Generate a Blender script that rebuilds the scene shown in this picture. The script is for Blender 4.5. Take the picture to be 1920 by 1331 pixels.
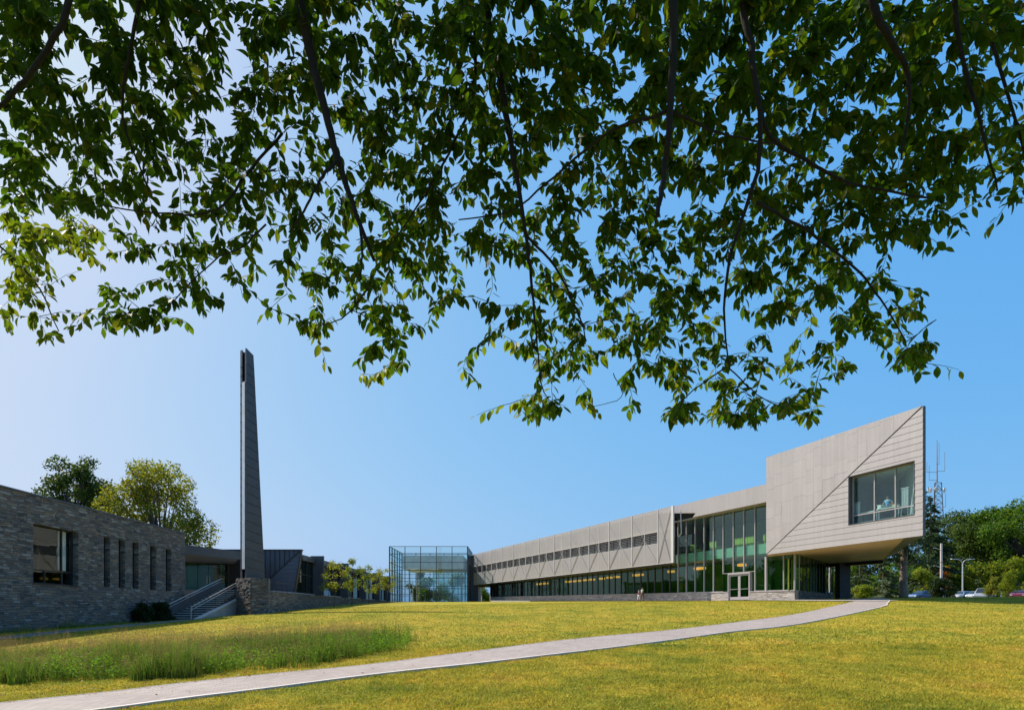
import bpy, bmesh, math, random
import numpy as np
from mathutils import Vector, Matrix, noise as mnoise

random.seed(7); RNG = np.random.default_rng(7)
S = bpy.context.scene
COL = S.collection
for o in list(bpy.data.objects): bpy.data.objects.remove(o)

# ------------------------------------------------------------------ camera, sky, sun, exposure
F, CX, HY, ZC = 1173.0, 960.0, 1146.0, 1.6        # focal length and horizon of the photograph, in its pixels
cam = bpy.data.cameras.new('camera'); camo = bpy.data.objects.new('camera', cam); COL.objects.link(camo)
camo.location = (0, 0, ZC); camo.rotation_euler = (math.pi/2, 0, 0)
cam.sensor_width = 36; cam.lens = 36*F/1920; cam.shift_y = (HY-665.5)/1920
cam.clip_start = .1; cam.clip_end = 3000
S.camera = camo
SUN_AZ = math.atan2(-.857, .514)                   # from +Y towards +X
SUN_EL = math.radians(46)
sv = Vector((math.sin(SUN_AZ)*math.cos(SUN_EL), math.cos(SUN_AZ)*math.cos(SUN_EL), math.sin(SUN_EL)))
world = bpy.data.worlds.new('World'); S.world = world; world.use_nodes = True
wn = world.node_tree; bg = wn.nodes['Background']
sky = wn.nodes.new('ShaderNodeTexSky'); sky.sky_type = 'NISHITA'; sky.sun_disc = False
sky.sun_elevation = SUN_EL; sky.sun_rotation = SUN_AZ
sky.air_density = 1.0; sky.dust_density = 3.0; sky.ozone_density = 3.0; sky.altitude = 100
# hazy summer sky: each channel of the Nishita sky is re-toned on its own (flatter greens and blues)
sep = wn.nodes.new('ShaderNodeSeparateColor'); cmb = wn.nodes.new('ShaderNodeCombineColor'); wn.links.new(sky.outputs[0], sep.inputs[0])
for i_, (g_, a_) in enumerate(((.857, 8.07*.1**.857), (.371, 7.84*.1**.371), (.06, 9.2*.1**.06))):
    pw_ = wn.nodes.new('ShaderNodeMath'); pw_.operation = 'POWER'; pw_.inputs[1].default_value = g_
    ml_ = wn.nodes.new('ShaderNodeMath'); ml_.operation = 'MULTIPLY'; ml_.inputs[1].default_value = a_
    wn.links.new(sep.outputs[i_], pw_.inputs[0]); wn.links.new(pw_.outputs[0], ml_.inputs[0]); wn.links.new(ml_.outputs[0], cmb.inputs[i_])
mn_ = wn.nodes.new('ShaderNodeMath'); mn_.operation = 'MINIMUM'; mg_ = wn.nodes.new('ShaderNodeMath'); mg_.operation = 'MULTIPLY'; mg_.inputs[1].default_value = .82
wn.links.new(cmb.inputs[0].links[0].from_socket, mn_.inputs[0]); wn.links.new(cmb.inputs[1].links[0].from_socket, mg_.inputs[0]); wn.links.new(mg_.outputs[0], mn_.inputs[1]); wn.links.new(mn_.outputs[0], cmb.inputs[0])
tcw = wn.nodes.new('ShaderNodeTexCoord'); sx = wn.nodes.new('ShaderNodeSeparateXYZ'); wn.links.new(tcw.outputs['Generated'], sx.inputs[0])
zr_ = wn.nodes.new('ShaderNodeMapRange'); zr_.inputs[1].default_value = .70; zr_.inputs[2].default_value = .95; zr_.inputs[3].default_value = 1; zr_.inputs[4].default_value = .42
wn.links.new(sx.outputs[2], zr_.inputs[0])          # sky above the frame dimmed to weaken its blue fill light
vm = wn.nodes.new('ShaderNodeVectorMath'); vm.operation = 'SCALE'; wn.links.new(cmb.outputs[0], vm.inputs[0]); wn.links.new(zr_.outputs[0], vm.inputs['Scale'])
wn.links.new(vm.outputs[0], bg.inputs[0])
bg.inputs[1].default_value = .0707
sl = bpy.data.lights.new('sun', 'SUN'); sl.energy = 4.8; sl.angle = math.radians(.53); sl.color = (1, .93, .82)
slo = bpy.data.objects.new('sun', sl); COL.objects.link(slo)
slo.rotation_euler = (-sv).to_track_quat('-Z', 'Y').to_euler()
S.view_settings.view_transform = 'Standard'; S.view_settings.look = 'None'
S.view_settings.exposure = 0.5; S.view_settings.gamma = 1
S.cycles.max_bounces = 10; S.cycles.transparent_max_bounces = 24; S.cycles.sample_clamp_indirect = 4

# ------------------------------------------------------------------ materials
def newmat(name):
    m = bpy.data.materials.new(name); m.use_nodes = True
    nt = m.node_tree; return m, nt, nt.nodes['Principled BSDF']
def node(nt, t, **kw):
    n = nt.nodes.new(t)
    for k, v in kw.items():
        if k[0] == '_': setattr(n, k[1:], v)
        else: n.inputs[k.replace('~', ' ')].default_value = v
    return n
def ramp(nt, stops, fac):
    r = nt.nodes.new('ShaderNodeValToRGB'); e = r.color_ramp.elements
    while len(e) > 1: e.remove(e[-1])
    e[0].position = stops[0][0]; e[0].color = (*stops[0][1], 1)
    for p, c in stops[1:]:
        x = e.new(p); x.color = (*c, 1)
    nt.links.new(fac, r.inputs[0]); return r
def mixc(nt, mode, fac, a, b):
    m = nt.nodes.new('ShaderNodeMix'); m.data_type = 'RGBA'; m.blend_type = mode
    for i, v in ((0, fac), (6, a), (7, b)):
        if hasattr(v, 'links') or isinstance(v, bpy.types.NodeSocket): nt.links.new(v, m.inputs[i])
        else: m.inputs[i].default_value = v if i == 0 else (*v, 1)
    return m.outputs[2]
def coords(nt, kind='Object'):
    return nt.nodes.new('ShaderNodeTexCoord').outputs[kind]
def mapping(nt, src, scale=(1, 1, 1)):
    m = nt.nodes.new('ShaderNodeMapping'); m.inputs['Scale'].default_value = scale
    nt.links.new(src, m.inputs['Vector']); return m.outputs[0]
def ntex(nt, src, scale, detail=4, rough=.55):
    n = nt.nodes.new('ShaderNodeTexNoise'); n.inputs['Scale'].default_value = scale
    n.inputs['Detail'].default_value = detail; n.inputs['Roughness'].default_value = rough
    nt.links.new(src, n.inputs['Vector']); return n.outputs['Fac']
def bump(nt, h, bsdf, strength, dist=.02):
    b = nt.nodes.new('ShaderNodeBump'); b.inputs['Strength'].default_value = strength
    b.inputs['Distance'].default_value = dist; nt.links.new(h, b.inputs['Height'])
    nt.links.new(b.outputs[0], bsdf.inputs['Normal'])

def surf(name, c, rough=.6, metal=0, var=.12, scale=1.5, bstr=0, stretch=(1, 1, 1), fine=0, isl=0):
    """plain painted / cast surface with weathering in two scales"""
    m, nt, b = newmat(name)
    co = mapping(nt, coords(nt), stretch)
    n1 = ntex(nt, co, scale, 5); n2 = ntex(nt, co, scale*9, 3)
    a = tuple(x*(1-var) for x in c); d = tuple(min(1, x*(1+var)) for x in c)
    col = ramp(nt, [(.3, a), (.7, d)], n1).outputs[0]
    col = mixc(nt, 'MULTIPLY', .5, col, ramp(nt, [(.3, (1-var,)*3), (.7, (1, 1, 1))], n2).outputs[0])
    if isl:
        gi = nt.nodes.new('ShaderNodeNewGeometry')
        col = mixc(nt, 'MULTIPLY', 1, col, ramp(nt, [(0, (1-isl,)*3), (1, (1+isl,)*3)], gi.outputs['Random Per Island']).outputs[0])
        st2 = ntex(nt, mapping(nt, coords(nt), (3.5, 3.5, .12)), 1.3, 4)      # rain streaks
        col = mixc(nt, 'MULTIPLY', .5, col, ramp(nt, [(.35, (.88, .88, .88)), (.6, (1.04, 1.04, 1.04))], st2).outputs[0])
    nt.links.new(col, b.inputs['Base Color'])
    b.inputs['Metallic'].default_value = metal
    r = nt.nodes.new('ShaderNodeMapRange'); r.inputs[3].default_value = max(0, rough-.08); r.inputs[4].default_value = rough+.08
    nt.links.new(n2, r.inputs[0]); nt.links.new(r.outputs[0], b.inputs['Roughness'])
    if bstr: bump(nt, n2, b, bstr)
    return m

def glass(name, tint, refl=.06, rough=.01):
    """thin pane: tinted see-through plus a fresnel mirror"""
    m, nt, b = newmat(name); nt.nodes.remove(b)
    out = nt.nodes['Material Output']
    t = node(nt, 'ShaderNodeBsdfTransparent'); t.inputs[0].default_value = (*tint, 1)
    g = node(nt, 'ShaderNodeBsdfGlossy'); g.inputs['Roughness'].default_value = rough; g.inputs[0].default_value = (.92, 1, .97, 1)
    co = coords(nt); n = ntex(nt, co, .8, 2)
    bp = nt.nodes.new('ShaderNodeBump'); bp.inputs['Strength'].default_value = .05; bp.inputs['Distance'].default_value = .05
    nt.links.new(n, bp.inputs['Height']); nt.links.new(bp.outputs[0], g.inputs['Normal'])
    lw = nt.nodes.new('ShaderNodeLayerWeight'); pw = nt.nodes.new('ShaderNodeMath'); pw.operation = 'POWER'; pw.inputs[1].default_value = 5
    nt.links.new(lw.outputs['Facing'], pw.inputs[0])
    mr = nt.nodes.new('ShaderNodeMath'); mr.operation = 'MULTIPLY_ADD'
    mr.inputs[1].default_value = .9; mr.inputs[2].default_value = refl; mr.use_clamp = True
    nt.links.new(pw.outputs[0], mr.inputs[0])
    mx = nt.nodes.new('ShaderNodeMixShader')
    nt.links.new(mr.outputs[0], mx.inputs[0]); nt.links.new(t.outputs[0], mx.inputs[1]); nt.links.new(g.outputs[0], mx.inputs[2])
    nt.links.new(mx.outputs[0], out.inputs[0]); return m

def stone(name, cols, mortar=(.03, .03, .032), bstr=.8):
    """split-face ledgestone: two coursings of thin stones mixed by noise; UVs are in metres"""
    m, nt, b = newmat(name)
    uv = coords(nt, 'UV')
    wob = ntex(nt, uv, .9, 3)
    add = nt.nodes.new('ShaderNodeVectorMath'); add.operation = 'MULTIPLY_ADD'
    comb = nt.nodes.new('ShaderNodeCombineXYZ'); nt.links.new(wob, comb.inputs[1]); nt.links.new(wob, comb.inputs[0])
    nt.links.new(comb.outputs[0], add.inputs[0]); add.inputs[1].default_value = (.3, .22, 0); nt.links.new(uv, add.inputs[2])
    outs = []; facs = []
    for wd, hh, off in ((.62, .15, .43), (.42, .09, .61)):
        t = nt.nodes.new('ShaderNodeTexBrick'); t.offset = off; t.squash = 1.35; t.squash_frequency = 3
        nt.links.new(add.outputs[0], t.inputs['Vector'])
        t.inputs['Color1'].default_value = (0, 0, 0, 1); t.inputs['Color2'].default_value = (1, 1, 1, 1)
        t.inputs['Mortar'].default_value = (.5, .5, .5, 1)
        t.inputs['Scale'].default_value = 1; t.inputs['Mortar Size'].default_value = .009; t.inputs['Mortar Smooth'].default_value = .4
        t.inputs['Brick Width'].default_value = wd; t.inputs['Row Height'].default_value = hh
        outs.append(t.outputs['Color']); facs.append(t.outputs['Fac'])
    sel = ramp(nt, [(.47, (0, 0, 0)), (.5, (1, 1, 1))], ntex(nt, mapping(nt, uv, (.7, 1.6, 1)), 1.1, 1)).outputs[0]
    rnd = mixc(nt, 'MIX', sel, outs[0], outs[1]); fac = mixc(nt, 'MIX', sel, facs[0], facs[1])
    fine = ntex(nt, uv, 26, 4)
    n = len(cols)
    col = ramp(nt, [((i+.5)/n, c) for i, c in enumerate(cols)], rnd).outputs[0]
    col = mixc(nt, 'MULTIPLY', .8, col, ramp(nt, [(.25, (.55,)*3), (.75, (1.15, 1.12, 1.08))], fine).outputs[0])
    col = mixc(nt, 'MULTIPLY', .7, col, ramp(nt, [(.3, (.7, .72, .76)), (.7, (1.1, 1.08, 1.02))], ntex(nt, uv, .35, 3)).outputs[0])
    col = mixc(nt, 'MIX', fac, col, mortar)
    nt.links.new(col, b.inputs['Base Color']); b.inputs['Roughness'].default_value = .85
    inv = nt.nodes.new('ShaderNodeMath'); inv.operation = 'SUBTRACT'; nt.links.new(rnd, inv.inputs[0]); nt.links.new(fac, inv.inputs[1])
    ad = nt.nodes.new('ShaderNodeMath'); ad.operation = 'MULTIPLY_ADD'; nt.links.new(fine, ad.inputs[0]); ad.inputs[1].default_value = .5; nt.links.new(inv.outputs[0], ad.inputs[2])
    bump(nt, ad.outputs[0], b, bstr, .04)
    return m

def leafmat(name, cols, transl=.45, rough=.5, tcol=None, coat=True):
    m, nt, b = newmat(name)
    g = nt.nodes.new('ShaderNodeNewGeometry')
    co = coords(nt)
    r1 = ramp(nt, [(i/(len(cols)-1), c) for i, c in enumerate(cols)], g.outputs['Random Per Island']).outputs[0]
    col = mixc(nt, 'MULTIPLY', .6, r1, ramp(nt, [(.3, (.6, .62, .55)), (.7, (1.25, 1.2, 1.1))], ntex(nt, co, .55, 2)).outputs[0])
    nt.links.new(col, b.inputs['Base Color']); b.inputs['Roughness'].default_value = rough
    b.inputs['Specular IOR Level'].default_value = .12
    t = nt.nodes.new('ShaderNodeBsdfTranslucent')
    tc = mixc(nt, 'MULTIPLY', 1, col, tcol or (2.0, 1.9, .7)); nt.links.new(tc, t.inputs[0])
    mx = nt.nodes.new('ShaderNodeMixShader'); mx.inputs[0].default_value = transl
    nt.links.new(b.outputs[0], mx.inputs[1]); nt.links.new(t.outputs[0], mx.inputs[2])
    nt.links.new(mx.outputs[0], nt.nodes['Material Output'].inputs[0]); return m

def lawncolor(nt, co):
    c1 = ramp(nt, [(.30, (.20, .235, .028)), (.46, (.37, .33, .038)), (.60, (.50, .38, .05)), (.74, (.58, .35, .085))], ntex(nt, co, .42, 6, .68)).outputs[0]
    c2 = mixc(nt, 'MULTIPLY', .75, c1, ramp(nt, [(.33, (.55, .62, .5)), (.6, (1.15, 1.12, 1.1))], ntex(nt, co, 2.2, 6, .75)).outputs[0])
    return c2
def lawnmat():
    m, nt, b = newmat('lawn'); co = coords(nt)
    c = lawncolor(nt, co)
    f = ntex(nt, co, 14, 5, .75)
    c = mixc(nt, 'MULTIPLY', .9, c, ramp(nt, [(.32, (.28, .32, .25)), (.6, (1.2, 1.12, 1.0))], f).outputs[0])
    nt.links.new(c, b.inputs['Base Color']); b.inputs['Roughness'].default_value = .9; b.inputs['Specular IOR Level'].default_value = .1
    bump(nt, f, b, .9, .08); return m
def blademat(name, mul, brown=None):
    m, nt, b = newmat(name); co = coords(nt)
    c = lawncolor(nt, co)
    g = nt.nodes.new('ShaderNodeNewGeometry')
    c = mixc(nt, 'MULTIPLY', 1, c, ramp(nt, [(0, tuple(.5*x for x in mul)), (.5, (1.05, 1.12, 1.0)), (.85, tuple(1.35*x for x in mul)), (.93, (1.5, 1.15, 1.3)), (1, (1.9, 1.6, 2.2))], g.outputs['Random Per Island']).outputs[0])
    nt.links.new(c, b.inputs['Base Color']); b.inputs['Roughness'].default_value = .6; b.inputs['Specular IOR Level'].default_value = .15
    t = nt.nodes.new('ShaderNodeBsdfTranslucent'); nt.links.new(c, t.inputs[0])
    mx = nt.nodes.new('ShaderNodeMixShader'); mx.inputs[0].default_value = .4
    nt.links.new(b.outputs[0], mx.inputs[1]); nt.links.new(t.outputs[0], mx.inputs[2])
    nt.links.new(mx.outputs[0], nt.nodes['Material Output'].inputs[0]); return m
def pathmat():
    m, nt, b = newmat('pavers'); uv = coords(nt, 'UV')
    t = nt.nodes.new('ShaderNodeTexBrick'); nt.links.new(uv, t.inputs['Vector']); t.offset = .5
    t.inputs['Color1'].default_value = (.34, .275, .25, 1); t.inputs['Color2'].default_value = (.42, .35, .315, 1)
    t.inputs['Mortar'].default_value = (.19, .15, .13, 1); t.inputs['Scale'].default_value = 1
    t.inputs['Mortar Size'].default_value = .006; t.inputs['Brick Width'].default_value = .2; t.inputs['Row Height'].default_value = .1
    co = coords(nt)
    c = mixc(nt, 'MULTIPLY', .8, t.outputs['Color'], ramp(nt, [(.25, (.74, .73, .73)), (.7, (1.08, 1.08, 1.08))], ntex(nt, co, .7, 6, .7)).outputs[0])
    c = mixc(nt, 'MULTIPLY', .6, c, ramp(nt, [(.3, (.75,)*3), (.6, (1,)*3)], ntex(nt, co, 11, 4, .7)).outputs[0])
    nt.links.new(c, b.inputs['Base Color']); b.inputs['Roughness'].default_value = .85
    bump(nt, t.outputs['Fac'], b, -.3, .01); return m
def emit(name, c, s):
    m, nt, b = newmat(name); b.inputs['Base Color'].default_value = (*c, 1)
    b.inputs['Emission Color'].default_value = (*c, 1); b.inputs['Emission Strength'].default_value = s; return m
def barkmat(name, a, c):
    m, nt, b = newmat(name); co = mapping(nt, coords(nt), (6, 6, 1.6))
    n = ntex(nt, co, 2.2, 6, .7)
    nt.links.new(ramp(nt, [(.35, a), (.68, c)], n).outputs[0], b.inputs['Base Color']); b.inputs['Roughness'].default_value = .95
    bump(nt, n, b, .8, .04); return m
def screenmat():
    """perforated sheet: rows of tiny round holes, seen from afar as partly see-through"""
    m, nt, b = newmat('perforated_metal')
    co = coords(nt)
    n = ntex(nt, co, .5, 3)
    nt.links.new(ramp(nt, [(.3, (.44, .40, .395)), (.7, (.49, .45, .44))], n).outputs[0], b.inputs['Base Color'])
    b.inputs['Roughness'].default_value = .5; b.inputs['Metallic'].default_value = .1
    t = nt.nodes.new('ShaderNodeBsdfTransparent')
    mx = nt.nodes.new('ShaderNodeMixShader'); mx.inputs[0].default_value = .42
    nt.links.new(b.outputs[0], mx.inputs[1]); nt.links.new(t.outputs[0], mx.inputs[2])
    nt.links.new(mx.outputs[0], nt.nodes['Material Output'].inputs[0]); return m

M = dict(
    clad=surf('pale_zinc', (.37, .333, .335), .5, .0, .05, .35, .06, (1, 1, .3), isl=.035),
    trim=surf('light_aluminium', (.40, .36, .36), .4, .1, .05),
    white=surf('white_metal', (.60, .57, .56), .4, 0, .04),
    dzinc=surf('dark_zinc', (.085, .085, .10), .42, .25, .2, .6, .08, (1, 1, .25)),
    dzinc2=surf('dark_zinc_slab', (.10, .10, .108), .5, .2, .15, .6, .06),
    tzinc=surf('pillar_zinc', (.075, .075, .085), .5, .2, .15, .6, .06),
    dark=surf('dark_metal', (.028, .028, .032), .5, .2, .2),
    charcoal=surf('charcoal_panel', (.06, .06, .064), .6, 0, .12),
    soffit=surf('tan_soffit', (.52, .36, .20), .6, 0, .05, .4),
    concrete=surf('concrete', (.38, .34, .32), .85, 0, .12, .8, .1),
    paleconc=surf('pale_concrete', (.62, .54, .50), .8, 0, .07, .8, .05),
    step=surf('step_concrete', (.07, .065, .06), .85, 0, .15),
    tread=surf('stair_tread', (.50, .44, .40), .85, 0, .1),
    sidepath=surf('side_path_concrete', (.20, .18, .165), .9, 0, .2, .8, .1),
    asphalt=surf('asphalt', (.07, .07, .075), .9, 0, .2, 2, .2),
    interior=surf('interior_wall', (.55, .55, .52), .8, 0, .05),
    igreen=surf('green_wall', (.075, .26, .04), .7, 0, .2, .8),
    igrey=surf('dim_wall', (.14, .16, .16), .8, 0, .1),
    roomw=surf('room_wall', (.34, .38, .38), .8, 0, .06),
    floor=surf('interior_floor', (.22, .21, .2), .5, 0, .1),
    lime=surf('lime_fabric', (.60, .62, .12), .8, 0, .1),
    teal=surf('teal_spandrel', (.42, .60, .55), .4, 0, .08),
    steel=surf('stainless_rail', (.50, .49, .48), .3, .7, .05),
    wood=surf('pale_wood', (.5, .38, .24), .6, 0, .15, 2, 0, (1, 8, 1)),
    paper=surf('paper', (.75, .74, .70), .8, 0, .08, 6),
    glassg=glass('green_glass', (.58, .74, .58), .03),
    glassu=glass('upper_glass', (.70, .84, .76), .055),
    glassc=glass('clear_glass', (.92, .955, .945), .05),
    glassd=glass('dark_glass', (.5, .58, .54), .045),
    glassroom=glass('room_glass', (.85, .95, .94), .045),
    stone=stone('ledgestone', [(.09, .085, .085), (.22, .18, .15), (.14, .13, .13), (.31, .22, .15), (.12, .115, .12), (.25, .22, .20), (.36, .33, .30), (.19, .13, .095)]),
    stonel=stone('pale_ledgestone', [(.30, .27, .25), (.55, .44, .35), (.40, .39, .39), (.68, .60, .52), (.30, .28, .29), (.48, .42, .38)], (.12, .11, .10), .9),
    lawn=lawnmat(), blade=blademat('grass_blades', (1, 1.08, 1)), pavers=pathmat(),
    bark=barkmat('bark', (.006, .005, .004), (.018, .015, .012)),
    bark2=barkmat('grey_bark', (.05, .035, .028), (.20, .14, .11)),
    screen=screenmat(),
    lamp=emit('orange_lamp', (1, .36, .04), 1.0), tube=emit('strip_light', (1, .95, .9), .9),
    skin=surf('skin', (.55, .33, .24), .6, 0, .05), skin2=surf('tan_skin', (.38, .21, .13), .6, 0, .05),
    blue=surf('blue_cloth', (.16, .42, .70), .8, 0, .08), yellow=surf('yellow_cloth', (.75, .58, .10), .8, 0, .08),
    mint=surf('mint_cloth', (.55, .66, .58), .8, 0, .08), navy=surf('dark_cloth', (.03, .03, .05), .8, 0, .1),
    plum=surf('plum_cloth', (.20, .08, .12), .8, 0, .1), whitec=surf('white_cloth', (.8, .8, .78), .8, 0, .04),
    hair=surf('auburn_hair', (.30, .09, .03), .6, 0, .15), hairg=surf('white_hair', (.72, .68, .60), .6, 0, .05), hairb=surf('black_hair', (.02, .016, .014), .5),
    rubber=surf('rubber', (.02, .02, .02), .8), carglass=surf('car_window', (.03, .04, .05), .08, 0, .05),
    tower=surf('tower_steel', (.08, .075, .105), .6, .2, .1),
)
leafm = dict(
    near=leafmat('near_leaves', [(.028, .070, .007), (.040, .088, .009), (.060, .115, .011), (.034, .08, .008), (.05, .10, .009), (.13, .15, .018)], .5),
    lit=leafmat('sunlit_far_leaves', [(.06, .11, .012), (.10, .15, .015), (.16, .18, .02), (.08, .13, .012)], .5),  # lit copy of the near leaves, sunlight put into the lighter colour
    shade=leafmat('shrub_leaves', [(.012, .025, .008), (.02, .04, .01), (.03, .05, .015)], .15),
    gold=leafmat('golden_leaves', [(.11, .155, .022), (.16, .19, .028), (.22, .20, .03), (.13, .165, .025)], .4),
    dark=leafmat('dark_leaves', [(.032, .065, .015), (.055, .095, .018), (.085, .12, .025)], .3),
    green=leafmat('green_leaves', [(.03, .075, .01), (.055, .12, .012), (.085, .16, .015), (.12, .18, .02)], .35),
    lime=leafmat('lime_leaves', [(.09, .15, .018), (.14, .19, .02), (.21, .21, .03)], .5),
    sap=leafmat('sapling_leaves', [(.11, .17, .02), (.17, .21, .02), (.26, .23, .03), (.13, .16, .02)], .5),
    red=leafmat('rusty_leaves', [(.20, .06, .02), (.32, .12, .02), (.16, .10, .02)], .4),
    pine=leafmat('needles', [(.02, .045, .018), (.035, .065, .025), (.05, .08, .03)], .12),
    pinep=leafmat('pale_needles', [(.06, .09, .04), (.09, .12, .06), (.12, .14, .08)], .15),
    brownn=leafmat('brown_sprays', [(.25, .12, .06), (.32, .16, .09), (.18, .12, .05)], .3),
    tall=leafmat('tall_grass', [(.10, .19, .02), (.15, .26, .025), (.08, .14, .035), (.20, .22, .05), (.12, .17, .045)], .4, .6, (1.2, 1.2, .7)),
    plume=leafmat('seed_plumes', [(.30, .20, .09), (.38, .24, .13), (.26, .20, .08)], .4, .7, (1.1, 1.0, .8)),
    herb=leafmat('leafy_weeds', [(.12, .24, .02), (.18, .30, .03), (.09, .18, .03)], .45, .6, (1.3, 1.3, .6)),
)

# ------------------------------------------------------------------ mesh helpers
class MB:
    def __init__(s): s.v = []; s.f = []
    def poly(s, pts):
        n = len(s.v); s.v += [tuple(p) for p in pts]; s.f.append(tuple(range(n, n+len(pts))))
    def prism(s, pts, vec):
        vec = Vector(vec); a = [Vector(p) for p in pts]; b = [p+vec for p in a]; n = len(s.v); k = len(a)
        nrm = Vector((0, 0, 0))
        for i in range(k): nrm += a[i].cross(a[(i+1) % k])
        if nrm.dot(vec) > 0: a, b = a[::-1], b[::-1]
        s.v += [tuple(p) for p in a+b]
        s.f.append(tuple(range(n, n+k))); s.f.append(tuple(range(n+2*k-1, n+k-1, -1)))
        for i in range(k):
            j = (i+1) % k; s.f.append((n+j, n+i, n+k+i, n+k+j))
    def box(s, x0, x1, y0, y1, z0, z1):
        s.prism([(x0, y0, z0), (x1, y0, z0), (x1, y1, z0), (x0, y1, z0)], (0, 0, z1-z0))
    def bar(s, p, q, w, h=None):
        """square bar between two points"""
        p, q = Vector(p), Vector(q); d = (q-p).normalized(); h = h or w
        up = Vector((0, 0, 1)) if abs(d.z) < .95 else Vector((0, 1, 0))
        a = d.cross(up).normalized()*w/2; b = a.cross(d).normalized()*h/2
        s.prism([p-a-b, p+a-b, p+a+b, p-a+b], q-p)
    def tube(s, pts, rs, n=8, cap=True):
        pts = [Vector(p) for p in pts]; base = len(s.v); k = len(pts)
        if not hasattr(rs, '__len__'): rs = [rs]*k
        ref = Vector((.123, .87, .31)).normalized()
        for i, p in enumerate(pts):
            d = (pts[min(i+1, k-1)]-pts[max(i-1, 0)]).normalized()
            a = d.cross(ref)
            if a.length < .1: a = d.cross(Vector((1, 0, 0)))
            a.normalize(); b = d.cross(a)
            for j in range(n):
                t = 2*math.pi*j/n; s.v.append(tuple(p+(a*math.cos(t)+b*math.sin(t))*rs[i]))
        for i in range(k-1):
            for j in range(n):
                A = base+i*n+j; B = base+i*n+(j+1) % n; s.f.append((A, B, B+n, A+n))
        if cap:
            s.f.append(tuple(base+j for j in range(n-1, -1, -1))); s.f.append(tuple(base+(k-1)*n+j for j in range(n)))
    def ball(s, c, r, n=10, m=7):
        base = len(s.v); c = Vector(c); r = Vector(r) if hasattr(r, '__len__') else Vector((r, r, r))
        for i in range(m+1):
            ph = math.pi*i/m
            for j in range(n):
                t = 2*math.pi*j/n
                s.v.append((c.x+r.x*math.sin(ph)*math.cos(t), c.y+r.y*math.sin(ph)*math.sin(t), c.z+r.z*math.cos(ph)))
        for i in range(m):
            for j in range(n):
                A = base+i*n+j; B = base+i*n+(j+1) % n; s.f.append((A, A+n, B+n, B))
    def build(s, name, mat, parent=None, uv=False, smooth=False, **props):
        me = bpy.data.meshes.new(name); off = parent.get('_o', (0, 0, 0)) if parent else (0, 0, 0)
        if parent: off = tuple(ORG.get(parent.name, (0, 0, 0)))
        v = [(a-off[0], b-off[1], c-off[2]) for a, b, c in s.v]
        me.from_pydata(v, [], s.f); me.validate()
        if uv:
            ul = me.uv_layers.new(name='UVMap')
            for p in me.polygons:
                n = p.normal
                for li in p.loop_indices:
                    c = me.vertices[me.loops[li].vertex_index].co
                    if abs(n.z) > .7: ul.data[li].uv = (c.x, c.y)
                    else:
                        h = math.hypot(n.x, n.y); ul.data[li].uv = ((-n.y*c.x+n.x*c.y)/h, c.z)
        if smooth:
            for p in me.polygons: p.use_smooth = True
        me.materials.append(mat)
        o = bpy.data.objects.new(name, me); COL.objects.link(o)
        if parent: o.parent = parent; ORG[o.name] = off
        for k, x in props.items(): o[k] = x
        return o
ORG = {}
def npmesh(name, verts, faces_flat, fsize, mat, parent=None, smooth=False):
    me = bpy.data.meshes.new(name); nv = len(verts); nf = len(faces_flat)//fsize
    me.vertices.add(nv); me.vertices.foreach_set('co', np.asarray(verts, np.float32).ravel())
    me.loops.add(nf*fsize); me.loops.foreach_set('vertex_index', np.asarray(faces_flat, np.int32).ravel())
    me.polygons.add(nf); me.polygons.foreach_set('loop_start', np.arange(0, nf*fsize, fsize, dtype=np.int32))
    if smooth: me.polygons.foreach_set('use_smooth', np.ones(nf, dtype=bool))
    me.update(calc_edges=True); me.validate(); me.materials.append(mat)
    o = bpy.data.objects.new(name, me); COL.objects.link(o)
    if parent: o.parent = parent
    return o
def tag(o, label, cat, group=None):
    o['label'] = label; o['category'] = cat
    if group: o['group'] = group
    return o
def thing(name, label, cat, loc=(0, 0, 0), rz=0, group=None):
    o = bpy.data.objects.new(name, None); COL.objects.link(o); o.location = loc; o.rotation_euler = (0, 0, rz)
    o.empty_display_size = .2; ORG[o.name] = (0, 0, 0)
    return tag(o, label, cat, group)
def worldthing(name, label, cat, loc, group=None):
    """parts are given in world coordinates; the Empty stands at the thing's base"""
    o = thing(name, label, cat, loc, 0, group); ORG[o.name] = loc; return o
def dup(root, loc, rz=0, sc=1, label=None):
    r = root.copy(); COL.objects.link(r); r.location = loc; r.rotation_euler = (0, 0, rz)
    r.scale = (sc,)*3 if not hasattr(sc, '__len__') else sc
    if label: r['label'] = label
    for ch in list(root.children):
        c = ch.copy(); COL.objects.link(c); c.parent = r
        for g in ch.children:
            d = g.copy(); COL.objects.link(d); d.parent = c
    return r
def struct(o): o['kind'] = 'structure'; return o

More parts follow.
